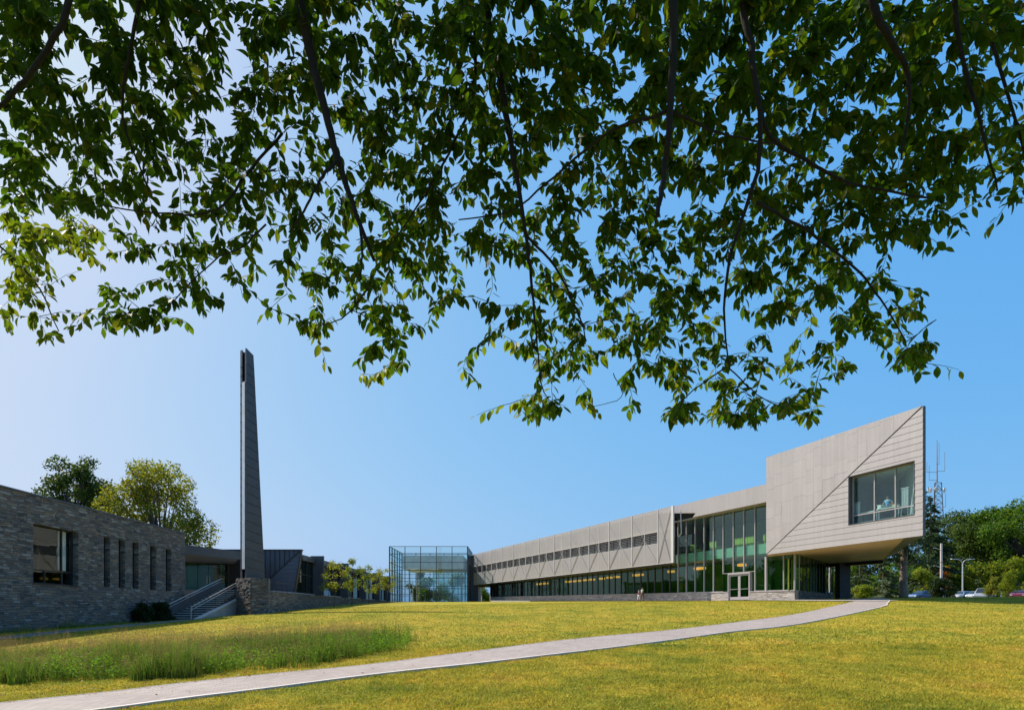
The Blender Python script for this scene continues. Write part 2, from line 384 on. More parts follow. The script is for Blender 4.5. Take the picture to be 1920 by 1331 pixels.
# ------------------------------------------------------------------ terrain
TY = [0, 8, 12, 18, 26, 36, 46, 56, 70, 90, 115, 160, 400]
TP = {-300: [0, .08, .05, .12, .35, .6, .7, .8, 1.1, 2.0, 3.0, 3.5, 4],
      0:    [0, .10, .08, .15, .45, .72, .82, .9, 1.2, 2.0, 3.0, 3.5, 4],
      330:  [0, .13, .12, .22, .55, .82, 1.0, 1.2, 1.6, 2.3, 3.1, 3.5, 4],
      480:  [0, .15, .16, .30, .66, 1.0, 1.3, 1.5, 1.9, 2.6, 3.2, 3.6, 4],
      625:  [0, .15, .24, .42, .80, 1.2, 1.55, 1.8, 2.25, 2.85, 3.35, 3.7, 4],
      800:  [0, .15, .36, .60, .90, 1.34, 1.80, 2.1, 2.5, 2.9, 3.35, 3.7, 4],
      1000: [0, .15, .40, .65, .92, 1.40, 1.92, 2.28, 2.65, 3.05, 3.45, 3.8, 4.2],
      1200: [0, .15, .40, .65, .94, 1.45, 2.02, 2.45, 2.76, 3.1, 3.5, 4, 5],
      1430: [0, .15, .40, .65, .97, 1.50, 2.15, 2.58, 2.8, 3.2, 3.6, 4.2, 6],
      1700: [0, .15, .40, .68, 1.08, 1.72, 2.40, 2.78, 3.15, 3.2, 3.7, 5.0, 9],
      1920: [0, .15, .40, .70, 1.12, 1.80, 2.50, 2.90, 3.25, 3.3, 3.8, 5.2, 9],
      2400: [0, .15, .40, .72, 1.15, 1.90, 2.60, 3.00, 3.35, 3.4, 4.0, 5.4, 9]}
_u = np.array([(p-CX)/F for p in TP]); _yf = np.arange(0, 400.1, .5)
_tab = np.array([np.interp(_yf, TY, v) for v in TP.values()])
_k = np.hanning(19); _k /= _k.sum()
_tab = np.array([np.convolve(np.pad(r, 9, 'edge'), _k, 'valid') for r in _tab])
_uf = np.linspace(_u[0], _u[-1], 160)
_tabf = np.array([[0]]) if False else np.stack([np.interp(_uf, _u, _tab[:, j]) for j in range(len(_yf))], 1)
_k2 = np.hanning(15); _k2 /= _k2.sum()
_tabf = np.stack([np.convolve(np.pad(_tabf[:, j], 7, 'edge'), _k2, 'valid') for j in range(len(_yf))], 1)
def GZ(x, y):
    x = np.asarray(x, float); y = np.asarray(y, float)
    yy = np.clip(y, .5, 399.5); u = np.clip(x/yy, _uf[0]+1e-6, _uf[-1]-1e-6)
    a = (u-_uf[0])/(_uf[1]-_uf[0]); i = a.astype(int); fa = a-i
    b = yy/.5; j = b.astype(int); fb = b-j
    j = np.minimum(j, len(_yf)-2); i = np.minimum(i, len(_uf)-2)
    z = (_tabf[i, j]*(1-fa)+_tabf[i+1, j]*fa)*(1-fb)+(_tabf[i, j+1]*(1-fa)+_tabf[i+1, j+1]*fa)*fb
    return z*np.clip(y/2, 0, 1)
def gz(x, y): return float(GZ(x, y))
def ghit(px, py):
    """where the ray of a photo point meets the ground"""
    ys = np.arange(3, 120, .1); u = (px-CX)/F
    d = (ZC-(py-HY)/F*ys) - GZ(u*ys, ys)
    i = int(np.argmax(d < 0)) if (d < 0).any() else len(ys)-1
    return (u*ys[i], ys[i])
xs = np.unique(np.concatenate([np.arange(-60, 70, 1.0), np.linspace(-300, -60, 16), np.linspace(70, 420, 20)]))
ys = np.unique(np.concatenate([np.arange(-10, 130, 1.0), np.linspace(-60, -10, 8), np.linspace(130, 600, 20)]))
XX, YY = np.meshgrid(xs, ys); ZZ = GZ(XX, YY)
nx, ny = len(xs), len(ys)
idx = np.arange(nx*ny).reshape(ny, nx)
ff = np.stack([idx[:-1, :-1], idx[:-1, 1:], idx[1:, 1:], idx[1:, :-1]], -1).reshape(-1)
ground = struct(npmesh('ground', np.stack([XX, YY, ZZ], -1).reshape(-1, 3), ff, 4, M['lawn'], smooth=True))

# path: its two edges found on the ground
up = [(-140, 1338), (0, 1322), (200, 1301), (358, 1282), (517, 1265), (800, 1235), (1092, 1198), (1250, 1183), (1383, 1167), (1480, 1154)]
lo = [(40, 1352), (208, 1331), (310, 1317), (417, 1303), (625, 1276), (870, 1248), (1092, 1222.5), (1250, 1202), (1383, 1184), (1500, 1170)]
U = [Vector((*ghit(*p), 0)) for p in up]+[Vector((22.0, 42.0, 0)), Vector((25.4, 46.5, 0)), Vector((27.6, 51.0, 0)), Vector((31.5, 58.5, 0)), Vector((38.5, 70, 0))]
L = [Vector((*ghit(*p), 0)) for p in lo]+[Vector((22.7, 38.6, 0)), Vector((25.4, 42.4, 0)), Vector((29.5, 49.0, 0)), Vector((33.7, 56.8, 0)), Vector((40.5, 68.5, 0))]
def catmull(P, n):
    P = [P[0]*2-P[1]]+P+[P[-1]*2-P[-2]]; out = []
    for i in range(1, len(P)-2):
        a, b, c, d = P[i-1:i+3]
        for t in np.arange(0, 1, 1/n):
            out.append(.5*((2*b)+(c-a)*t+(2*a-5*b+4*c-d)*t*t+(3*b-a-3*c+d)*t**3))
    out.append(P[-2]); return out
Uc, Lc = catmull(U, 10), catmull(L, 10)
def strip(name, A, B, mat, h, n=6):
    v = []; uvs = []; s = 0
    for i, (a, b) in enumerate(zip(A, B)):
        if i: s += ((a+b)/2-(A[i-1]+B[i-1])/2).length
        w = (b-a).length
        for j in range(n+1):
            p = a.lerp(b, j/n); v.append((p.x, p.y, gz(p.x, p.y)+h)); uvs.append((s, w*j/n))
    f = [(i*(n+1)+j, i*(n+1)+j+1, (i+1)*(n+1)+j+1, (i+1)*(n+1)+j) for i in range(len(A)-1) for j in range(n)]
    # side skirts
    for j in (0, n):
        base = len(v)
        for i in range(len(A)):
            p = v[i*(n+1)+j]; v.append((p[0], p[1], p[2]-.15)); uvs.append((uvs[i*(n+1)+j][0], -.1))
        f += [(i*(n+1)+j, (i+1)*(n+1)+j, base+i+1, base+i) for i in range(len(A)-1)]
    me = bpy.data.meshes.new(name); me.from_pydata(v, [], f)
    ul = me.uv_layers.new(name='UVMap')
    for l in me.loops: ul.data[l.index].uv = uvs[l.vertex_index]
    me.materials.append(mat); o = bpy.data.objects.new(name, me); COL.objects.link(o); return struct(o)
strip('path', Uc, Lc, M['pavers'], .035)
def offset(A, B, d0, d1):
    return [b+(b-a).normalized()*d0 for a, b in zip(A, B)], [b+(b-a).normalized()*d1 for a, b in zip(A, B)]
strip('path_edging', *offset(Uc, Lc, .003, .11), M['paleconc'], .05, 1)
strip('path_edging', *offset(Lc, Uc, .003, .06), M['concrete'], .04, 1)

# ------------------------------------------------------------------ facades
class Fac:
    """a vertical plane: s metres along it, z up, o metres proud of it"""
    def __init__(s, k, C, px0, side=1):
        s.k, s.C = k, C; s.n = math.hypot(1, k); s.Y0 = C/(k+(px0-CX)/F)
        s.O = Vector(((px0-CX)/F*s.Y0, s.Y0, 0)); s.D = Vector((-k/s.n, 1/s.n, 0))
        s.N = Vector((-1/s.n, -k/s.n, 0))*side
    def Y(s, px): return s.C/(s.k+(px-CX)/F)
    def s_(s, px): return (s.Y(px)-s.Y0)*s.n
    def z_(s, px, py): return ZC+(HY-py)/F*s.Y(px)
    def p(s, a, z, o=0): return s.O+s.D*a+s.N*o+Vector((0, 0, z))
    def box(s, mb, a0, a1, z0, z1, o0, o1):
        mb.prism([s.p(a0, z0, o0), s.p(a1, z0, o0), s.p(a1, z1, o0), s.p(a0, z1, o0)], s.N*(o1-o0))
    def pp(s, mb, pts, o0, o1):
        mb.prism([s.p(a, z, o0) for a, z in pts], s.N*(o1-o0))
def clip(poly, reg):
    """convex clip in 2D; reg counter-clockwise"""
    out = poly
    for i in range(len(reg)):
        a, b = reg[i], reg[(i+1) % len(reg)]; inp = out; out = []
        def side(p): return (b[0]-a[0])*(p[1]-a[1])-(b[1]-a[1])*(p[0]-a[0])
        for j in range(len(inp)):
            p, q = inp[j], inp[(j+1) % len(inp)]; sp, sq = side(p), side(q)
            if sp >= 0: out.append(p)
            if (sp > 0) != (sq > 0) and abs(sp-sq) > 1e-9:
                t = sp/(sp-sq); out.append((p[0]+(q[0]-p[0])*t, p[1]+(q[1]-p[1])*t))
        if len(out) < 3: return []
    return out
def area(p): return abs(sum(p[i][0]*p[(i+1) % len(p)][1]-p[(i+1) % len(p)][0]*p[i][1] for i in range(len(p))))/2

# ---- the long wing and its cantilevered box: one building
W = Fac(.4365, 49.3, 1437)
bld = worldthing('college_building', 'long grey zinc building with green glass and a pointed box jutting over the path', 'building', tuple(W.p(10, 2.7)))
S_SCR = W.s_(1266); S_FAR = 70.2; MOD = 1.43
def zb(s): return 2.62+.0130*s
def zs(s): return 3.46+.0129*s
dA, dB = W.s_(1407.5), W.s_(1366.5)               # door opening
mb = MB()
for a, b in ((-3.35, dA), (dB, S_FAR)):
    m_ = M['stonel']
    q = MB(); W.pp(q, [(a, zb(a)-.6), (b, zb(b)-.6), (b, zs(b)), (a, zs(a))], -.35, .12)
    q.build('stone_base', M['stonel'], bld, uv=True)
    q = MB(); W.pp(q, [(a-.03, zs(a)), (b, zs(b)), (b, zs(b)+.07), (a-.03, zs(a)+.07)], -.3, .17)
    q.build('sill', M['concrete'], bld)
# windows in modules
TOP_LOW, TOP_HI, TOP_BOX = 7.0, 11.62, 6.70
s = -3.2; k = 0; edges = [-3.2, -2.02, -.03]
e = -.03
while e < S_FAR-.5: e += MOD; edges.append(e)
for i in range(len(edges)-1):
    a, b = edges[i], edges[i+1]
    top = TOP_BOX if b < .1 else (TOP_HI if b < S_SCR+.4 else TOP_LOW)
    mid = (a+b)/2
    isdoor = dA-.2 < mid < dB+.2
    z0a, z0b = (5.42, 5.42) if isdoor else (zs(a)+.07, zs(b)+.07)
    g = MB(); W.pp(g, [(a+.03, z0a), (b-.03, z0b), (b-.03, top), (a+.03, top)], -.06, -.045)
    win = g.build('window', M['glassu' if top > 8 else 'glassg'], bld)
    f = MB(); fw = .035 if top < 8 else .04
    W.pp(f, [(b-fw, z0b), (b+fw, z0b), (b+fw, top), (b-fw, top)], -.12, .05)
    if top > 8: W.box(f, a+fw, b-fw, top-.05, top, -.1, .04); pass
    W.pp(f, [(a+fw, z0a), (b-fw, z0b), (b-fw, z0b+.05), (a+fw, z0a+.05)], -.1, .03)
    f.build('frame', M['trim'] if top > 8 or b < .1 else M['charcoal'], win)
f = MB(); W.box(f, -.1, .1, 3.53, 6.7, -.12, .12); W.box(f, -3.3, -3.2, 3.5, 6.7, -.1, .08); f.build('post', M['trim'], bld)
# glass doors
fr = MB()
for a, b in ((dA, dA+.09), (dB-.09, dB)): W.box(fr, a, b, 2.72, 5.42, -.2, .14)
W.box(fr, dA+.09, dB-.09, 5.27, 5.42, -.2, .14)
fr.build('door_frame', M['trim'], bld)
cD = (dA+dB)/2; W.box(fr, cD-.03, cD+.03, 2.75, 5.27, -.1, .1)
for a, b in ((dA+.1, cD-.012), (cD+.012, dB-.1)):
    g = MB(); W.box(g, a+.14, b-.14, 3.05, 5.1, .0, .012); d = g.build('door', M['glassg'], bld)
    f = MB(); W.box(f, a, a+.14, 2.75, 5.26, -.03, .04); W.box(f, b-.14, b, 2.75, 5.26, -.03, .04)
    W.box(f, a+.14, b-.14, 5.1, 5.26, -.03, .04); W.box(f, a+.14, b-.14, 2.75, 3.05, -.03, .04)
    f.build('frame', M['trim'], d)
    h = MB(); W.box(h, a+.13, b-.13, 3.78, 3.84, .05, .10); h.build('handle', M['steel'], d)
# floor slabs, teal slab edge, ceilings, rear walls
q = MB()
W.box(q, .1, S_FAR, 7.05, 8.0, -.5, -.14); q.build('slab_edge', M['teal'], bld)
q = MB(); W.box(q, .1, 79.5, 7.08, 7.6, -12, -.52); q.build('upper_floor', M['interior'], bld)
q = MB(); W.pp(q, [(3.5, 2.6), (S_FAR-.1, 3.4), (S_FAR-.1, 3.55), (3.5, 2.8)], -12, -.36); W.pp(q, [(-2.2, 2.5), (3.49, 2.6), (3.49, 2.8), (-2.2, 2.75)], -3.2, -.36); q.build('lower_floor', M['floor'], bld)
q = MB(); W.box(q, 1.2, S_FAR-8, 2.6, 6.9, -4.1, -4.0); q.build('inner_wall', M['igreen'], bld)
q = MB(); W.box(q, S_FAR-8, S_FAR-.4, 2.6, 6.9, -7.1, -7.0); q.build('inner_wall', M['igreen'], bld)
q = MB(); W.box(q, -1, 15, 8, 11.6, -7.6, -7.5); q.build('inner_wall', M['interior'], bld)
q = MB()
for a in np.arange(3, 60, 3.4): W.box(q, a, a+.45, 3.2, 6.95, -4.2, -3.75)
q.build('inner_column', M['igreen'], bld)
q = MB(); W.box(q, 0, 79.4, 13.0, 13.24, -14, .9); W.box(q, -2, S_SCR+.5, 11.7, 11.9, -13.5, -.2); q.build('roof', M['clad'], bld)
q = MB(); W.box(q, 4.5, 79.4, 7.0, 13.0, -14.2, -14); q.build('rear_wall', M['clad'], bld)
q = MB(); W.box(q, 3.4, S_FAR, 2.5, 7.0, -12.3, -12.1); q.build('rear_wall', M['igrey'], bld)
q = MB(); W.box(q, S_FAR, S_FAR+.25, 3, 7.0, -12.3, -.1); q.build('end_wall', M['dark'], bld)
# parapet band above the curtain wall
SC = Fac(.4365, 46.7, 1437)
oS = (49.3-46.7)/W.n
pts = [(-2, 13.24), (-2, TOP_HI), (W.s_(1306), TOP_HI+.02), (W.s_(1318), 12.05), (S_SCR+1.1, 12.78), (S_SCR+1.1, 13.24)]
q = MB(); W.pp(q, [(-2.2, TOP_HI), (W.s_(1312), TOP_HI), (W.s_(1318), 12.0), (W.s_(1318), 13.26), (-2.2, 13.26)], -.3, .95)
W.pp(q, [(W.s_(1318), 12.0), (S_SCR+1.2, 12.80), (S_SCR+1.2, 13.26), (W.s_(1318), 13.26)], -.3, .95)
q.build('parapet', M['clad'], bld)
q = MB(); W.pp(q, [(W.s_(1318)+.02, 11.66), (S_SCR+.9, 11.66), (S_SCR+.9, 12.76), (W.s_(1318)+.02, 11.98)], -.28, -.2)
W.box(q, S_SCR+.1, S_SCR+1.0, 7.05, 12.78, -.3, -.02); q.build('dark_return', M['charcoal'], bld)
q = MB(); W.box(q, W.s_(1314), S_SCR+.2, 11.64, 11.72, -.2, .30); q.build('gutter', M['white'], bld)
# upper wall behind the screen, with its ribbon window
q = MB(); a0, a1 = S_SCR+1.0, 79.3
W.box(q, a0, a1, 7.06, 9.2, -.3, -.02); W.box(q, a0, a1, 10.9, 12.2, -.3, -.02); W.box(q, a1-.3, a1, 9.2, 10.9, -.3, -.02)
q.build('upper_wall', surf('grey_panel', (.13, .12, .12), .7, 0, .06, .4), bld)
q = MB(); W.box(q, a0, a1-.3, 9.2, 10.9, -.22, -.16); rw = q.build('ribbon_window', M['carglass'], bld)
q = MB()
for a in np.arange(a0+.8, a1-.5, 1.6): W.box(q, a-.03, a+.03, 9.2, 10.9, -.15, -.05)
q.build('frame', M['charcoal'], rw)
q = MB(); W.box(q, S_SCR+.6, 79.4, 6.86, 6.92, -.02, oS-.12); q.build('screen_soffit', M['charcoal'], bld)
q = MB(); W.box(q, 78.2, 79.4, 7.06, 13.0, -13.9, -.4); q.build('end_wall', M['charcoal'], bld)
q = MB(); W.box(q, S_FAR+.3, 79.4, 6.7, 7.06, -13.9, -.1); q.build('bridge_soffit', M['charcoal'], bld)
# perforated screen in bays
bay = [SC.s_(p) for p in (1259, 1233.5)]
x = bay[-1]
step_ = (SC.s_(887)-x)/12
while x < SC.s_(887)-.5: x += step_; bay.append(x)
Z0, Z1, B0, B1 = 6.86, 12.95, 9.19, 10.49
for i in range(len(bay)-1):
    a, b = bay[i]+.0, bay[i+1]; full = (i == 0); m_ = (a+b)/2
    q = MB()
    rects = [(Z0+.05, Z1-.03)] if full else [(Z0+.05, B0), (B1, Z1-.03)]
    for z0, z1 in rects:
        q = MB(); SC.box(q, a+.05, b-.05, z0, z1, 0, .012); pn = q.build('screen_panel', M['screen'], bld)
    q = MB(); SC.box(q, a-.045, a+.045, Z0, Z1, -.08, .06); SC.box(q, a+.05, b-.05, Z0, Z0+.05, -.04, .03); SC.box(q, a+.05, b-.05, Z1-.03, Z1, -.04, .03)
    if not full: SC.box(q, a+.05, b-.05, B0-.05, B0, -.03, .02); SC.box(q, a+.05, b-.05, B1, B1+.05, -.03, .02); SC.box(q, m_-.03, m_+.03, Z0+.05, Z1-.05, -.06, .03)
    q.build('post', M['white'], pn)
    q = MB(); zc_ = (B0+B1)/2
    P1, P2, Pm = SC.p(b-.1, Z1-.5, .07), SC.p(a+.1, Z0+.2, .07), SC.p(m_, zc_, .07)
    q.tube([P1, Pm], .016, 6); q.tube([Pm, P2], .03, 6); q.tube([Pm, SC.p(b-.1, Z0+.2, .07)], .03, 6)
    if full: q.tube([Pm, SC.p(a+.1, Z1-.4, .07)], .03, 6)
    q.build('brace', M['trim'], pn)
    if not full:
        q = MB()
        for z in np.arange(B0+.12, B1-.02, .19): SC.box(q, a+.06, b-.06, z, z+.018, -.04, .02)
        q.build('louvre', M['trim'], pn)
    q = MB()
    for z in (12.0, 8.3):
        SC.box(q, b-.05, b+.03, z, z+.12, -(oS-.0), -.09)
    SC.box(q, a+.2, b-.1, 12.0, 12.06, -1.2, -.3)
    q.build('bracket', M['dark'], pn)
q = MB(); SC.box(q, bay[0]-.36, bay[0]-.07, Z0-.02, Z1+.03, -.10, .06); SC.box(q, bay[-1], bay[-1]+.14, Z0, Z1, -.3, .06); q.build('end_post', M['white'], bld)
q = MB(); q.tube([SC.p(bay[0]-.9, 12.4, -.5), SC.p(bay[0]-.95, 9.9, -.55), SC.p(bay[0]-.6, 9.6, -.45)], .05, 6); q.build('light_arm', M['white'], bld)

# ---- cantilevered box
K = Fac(.339, 42.13, 1437)
K.D = -K.D; LB = (56.5-42.3)*K.n                   # s runs from the wing towards the prow
K.s_ = lambda px: (K.Y0-K.Y(px))*K.n
zB, zT = 6.72, 15.5
wa, wb, wz0, wz1 = 8.98, 14.36, 8.25, 11.9         # window opening
plan = [K.p(0, 0), K.p(LB, 0), Vector((37.2, 63.0, 0)), Vector((34.0, 69, 0)), Vector((27.2, 66, 0))]
q = MB(); T = .25
for a, b, c, d in ((0, wa, zB, zT), (wb, LB, zB, zT), (wa, wb, zB, wz0), (wa, wb, wz1, zT)): K.box(q, a, b, c, d, -T, -.03)
q.build('box_wall', M['dzinc2'], bld)
# cladding: the wedge below the diagonal has lapped courses, the part above has staggered sheets
diag0, diag1 = (0.0, zB+.02), (LB, zT-.02)
low_ = [(0, zB), (LB, zB), (LB, zT)]; upp = [(0, zB), (LB, zT), (0, zT)]
def inset(reg, g=.035):
    c = (sum(p[0] for p in reg)/3, sum(p[1] for p in reg)/3)
    return reg
dn = Vector((LB, zT-zB)).normalized(); off_ = .045
low2 = [(off_*1.6, zB), (LB, zB), (LB, zT-off_*1.8)]; upp2 = [(0, zB+off_*1.2), (LB-off_*1.6, zT), (0, zT)]
holes = [[(0, zB), (wa, zB), (wa, zT), (0, zT)], [(wb, zB), (LB, zB), (LB, zT), (wb, zT)], [(wa, zB), (wb, zB), (wb, wz0), (wa, wz0)], [(wa, wz1), (wb, wz1), (wb, zT), (wa, zT)]]
q = MB(); z = zB; ch = .452
while z < zT:
    for h in holes:
        pl = clip(clip([(0, z+.006), (LB, z+.006), (LB, min(z+ch, zT)), (0, min(z+ch, zT))], low2), h)
        if len(pl) > 2 and area(pl) > .002:
            f = [K.p(a, b, .034-.019*(b-z)/ch) for a, b in pl]; n = len(q.v)
            q.prism(f, -K.N*.04)
    z += ch
q.build('lapped_cladding', M['clad'], bld)
q = MB(); cols_ = [0, 1.9, 4.6, 6.4, 8.9, 10.6, 12.8, LB+.1]
for ci in range(len(cols_)-1):
    z = zB-random.random()*1.2
    while z < zT:
        h = 1.05+random.choice((0, .45, .0, .9)); o_ = random.choice((0, .004, .009))
        nsub = 2
        for r_ in range(nsub):
            a = cols_[ci]+(cols_[ci+1]-cols_[ci])*r_/nsub; b = cols_[ci]+(cols_[ci+1]-cols_[ci])*(r_+1)/nsub
            zz = z+(.18 if r_ else 0)
            pl = clip([(a+.003, zz+.008), (b-.003, zz+.008), (b-.003, zz+h), (a+.003, zz+h)], upp2)
            if len(pl) > 2 and area(pl) > .002: q.prism([K.p(x_, y_, .022+o_) for x_, y_ in pl], -K.N*.04)
        z += h
q.build('sheet_cladding', M['clad'], bld)
# roof, end wall, soffits, back
def flat(mbx, pts, z0, z1): mbx.prism([(p.x, p.y, z0) for p in pts], (0, 0, z1-z0))
q = MB(); flat(q, [K.p(.02, 0, -T), K.p(LB-.3, 0, -T)]+plan[2:], zT-.5, zT-.3); q.build('box_roof', M['dzinc2'], bld)
q = MB()
for i in (1, 2, 3, 4):
    a, b = plan[i], plan[(i+1) % 5]; d = (b-a).normalized(); n = Vector((-d.y, d.x, 0))
    if i == 1: a = a+d*.30
    q.prism([a, b, b+n*.25, a+n*.25], (0, 0, 0)) if False else q.prism([Vector((p.x, p.y, zB+.02)) for p in (a, b, b+n*.25, a+n*.25)], (0, 0, zT-zB-.05))
q.build('box_wall', M['dzinc2'], bld)
Apt = K.p(K.s_(1695), 0, -.02); Bpt, Ept = plan[1], plan[2]
q = MB(); flat(q, [K.p(.05, 0, -.02), Apt, Ept, plan[3], plan[4]], zB-.02, zB+.01); q.build('soffit', M['soffit'], bld)
q = MB(); flat(q, [Apt, K.p(LB-.02, 0, -.02), Ept], zB-.025, zB+.012); q.build('soffit', M['dzinc2'], bld, label='part of the soffit at the prow, its shade put into a dark colour')  # shaded end of the soffit, the shade put into its colour
q = MB(); flat(q, [plan[3], Ept, Ept+Vector((-.5, -1.1, 0)), plan[3]+Vector((-.6, -1.0, 0))], zB-.35, zB-.03); q.build('soffit_beam', M['dark'], bld)
q = MB()
for t in (.12, .42, .72, .985): p = K.p(LB*t, zT, -.1); q.tube([p, p+Vector((0, 0, .35))], .012, 5)
q.build('lightning_rod', M['steel'], bld)
# picture window
g = MB(); K.box(g, wa+.05, wb-.05, wz0+.05, wz1-.05, -.42, -.41); pw = g.build('picture_window', M['glassroom'], bld)
f = MB()
for a in (wa+.02, 10.9, 12.62, wb-.06): K.box(f, a-.035, a+.035, wz0, wz1, -.47, -.34)
K.box(f, wa+.055, wb-.1, wz0, wz0+.06, -.46, -.36); K.box(f, wa+.055, wb-.1, wz1-.07, wz1, -.46, -.36); K.box(f, wa+.055, wb-.1, 8.9, 8.97, -.46, -.35)
f.build('frame', M['trim'], pw)
f = MB(); K.box(f, wa-.04, wa-.005, wz0-.04, wz1, -.5, .05); K.box(f, wa-.04, wb+.04, wz1+.003, wz1+.04, -.5, .05); K.box(f, wb+.005, wb+.04, wz0, wz1, -.5, .05); K.box(f, wa, wb, wz0-.04, wz0-.004, -.5, .055)
f.build('reveal', M['charcoal'], pw)
# room inside the box
q = MB(); flat(q, [K.p(7.2, 0, -.5), K.p(LB-1.0, 0, -.5), K.p(LB-5.8, 0, -5.2), K.p(7.2, 0, -5.2)], 8.2, 8.38); q.build('room_floor', M['floor'], bld)
q = MB(); flat(q, [K.p(7.2, 0, -.5), K.p(LB-1.0, 0, -.5), K.p(LB-5.8, 0, -5.2), K.p(7.2, 0, -5.2)], 12.0, 12.1); q.build('room_ceiling', M['interior'], bld)
q = MB(); K.box(q, 7.0, 7.2, 8.2, 12.1, -5.2, -.5); K.box(q, 7.2, LB-6, 8.38, 12, -5.3, -5.1); q.build('room_wall', M['roomw'], bld)
q = MB(); q.prism([Vector((*K.p(LB-1.0, 0, -.5).xy, 8.38)), Vector((*K.p(LB-5.9, 0, -5.1).xy, 8.38)), Vector((*K.p(LB-5.9, 0, -5.1).xy, 12)), Vector((*K.p(LB-1.0, 0, -.5).xy, 12))], (.12, -.03, 0)); q.build('room_wall', M['roomw'], bld)
# ground-floor return under the box
R0, R1 = W.p(-3.3, 0, -.05), Vector((34.9, 68.0, 0)); rd = (R1-R0).normalized(); rn = Vector((rd.y, -rd.x, 0)); RL = (R1-R0).length
q = MB(); q.prism([R0-rn*.02+Vector((0, 0, 2)), R1-rn*.02+Vector((0, 0, 2)), R1-rn*.3+Vector((0, 0, 2)), R0-rn*.3+Vector((0, 0, 2))], (0, 0, 1.5)); q.build('stone_base', M['stone'], bld, uv=True)
nn = 12
for i in range(nn):
    a = R0+rd*(RL*i/nn+.04); b = R0+rd*(RL*(i+1)/nn-.04)
    g = MB(); g.prism([Vector((*a.xy, 3.52)), Vector((*b.xy, 3.52)), Vector((*b.xy, 6.68)), Vector((*a.xy, 6.68))], -rn*.012); wi = g.build('window', M['glassg'], bld)
    f = MB(); f.prism([Vector((*(b-rn*.08).xy, 3.5)), Vector((*(b+rd*.08-rn*.08).xy, 3.5)), Vector((*(b+rd*.08-rn*.08).xy, 6.69)), Vector((*(b-rn*.08).xy, 6.69))], rn*.12)
    f.build('frame', M['trim'] if i < 1 else M['charcoal'], wi)
q = MB()
for i in range(26):
    if i % 2: continue
    a = R0+rd*(RL*i/26)-rn*.6; b = a+rd*.45; q.prism([Vector((*a.xy, 3.5)), Vector((*b.xy, 3.5)), Vector((*b.xy, 6.3)), Vector((*a.xy, 6.3))], -rn*.05)
q.build('inner_curtain', M['lime'], bld)
q = MB(); q.tube([W.p(-2.2, 3.4, -1.5), W.p(-2.2, 6.7, -1.5)], .22, 14); q.build('inner_column', M['teal'], bld)
q = MB()
for a, z0, z1 in ((-2.9, 4.2, 4.2),): W.box(q, -2.9, -1.2, 4.15, 4.2, -.7, -.65); W.box(q, .2, 1.7, 4.1, 4.15, -.7, -.65); W.box(q, .2, .25, 3.5, 4.1, -.7, -.65); W.box(q, -1.5, -1.45, 3.5, 4.15, -.7, -.65)
q.tube([W.p(-.9, 3.4, -.9), W.p(-2.1, 5.6, -.9)], .05, 6); q.build('inner_rail', M['steel'], bld)
q = MB(); c = Vector(((1579-CX)/F*66, 66, 0)); q.box(c.x-.55, c.x+.55, 65.4, 66.4, 2.5, 6.7); q.build('dark_block', M['dark'], bld)  # added dark block standing in for dark planting under the box

# furniture and lamps seen through the glass
def lantern(loc, i, desc):
    t = worldthing('pendant_lamp', desc, 'lamp', tuple(loc), 'orange pendant lamps behind the ground floor glass')
    q = MB(); q.prism([loc+W.D*-.32+W.N*-.3, loc+W.D*.32+W.N*-.3, loc+W.D*.32+W.N*.3, loc+W.D*-.32+W.N*.3], (0, 0, .26)); q.build('lamp_shade', M['lamp'], t)
    q = MB(); q.tube([loc+Vector((0, 0, .26)), Vector((loc.x, loc.y, 7.05))], .015, 4); q.build('cord', M['dark'], t)
for i, (px, dz) in enumerate(((1376, 6.2), (1301, 6.25), (1293, 6.25), (1243, 6.2), (1186, 6.15), (1177, 6.15), (1142, 6.15), (1128, 6.15), (1114, 6.1), (1096, 6.1), (1084, 6.1), (1070, 6.1), (1060, 6.1), (1050, 6.1), (1010, 6.15), (1003, 6.15), (996, 6.15))):
    lantern(W.p(W.s_(px)+.7, dz, -1.7), i, ['glowing orange box lamp above the glass doors', 'orange lamp just left of the glass doors, the right one of the close pair', 'orange lamp left of the glass doors, the left one of the close pair'][i] if i < 3 else 'orange box lamp inside the lower glass, %s counting leftward from the glass doors' % 'fourth fifth sixth seventh eighth ninth tenth eleventh twelfth thirteenth fourteenth fifteenth sixteenth seventeenth'.split()[i-3])
tag_lime = 'lime green lounge seats along the upper glass wall'
def loungeseat(a, w, lab):
    p0 = W.p(a, 8.02, -.9)
    t = worldthing('lounge_seat', lab, 'seat', tuple(p0), tag_lime)
    q = MB(); W.box(q, a, a+w, 8.1, 8.45, -1.4, -.75); q.build('seat', M['lime'], t)
    q = MB(); W.box(q, a, a+w, 8.3, 8.95, -.74, -.6); q.build('backrest', M['lime'], t)
    q = MB()
    for c in (a+.05, a+w-.1): W.box(q, c, c+.05, 7.6, 8.1, -1.35, -.65)
    q.build('leg', M['dark'], t)
for a, w, l in ((.3, .7, 'lime seat nearest the jutting box behind the upper glass'), (2.0, 1.0, 'lime seat behind the upper glass, second from the jutting box'), (3.05, .9, 'lime seat behind the upper glass, third from the jutting box'),
                (4.0, .7, 'lime seat behind the upper glass, fourth from the jutting box'), (7.4, 1.0, 'lime seat behind the upper glass, beside the tree reflection'), (10.6, .9, 'lime seat nearest the perforated screen behind the upper glass')):
    loungeseat(a, w, l)

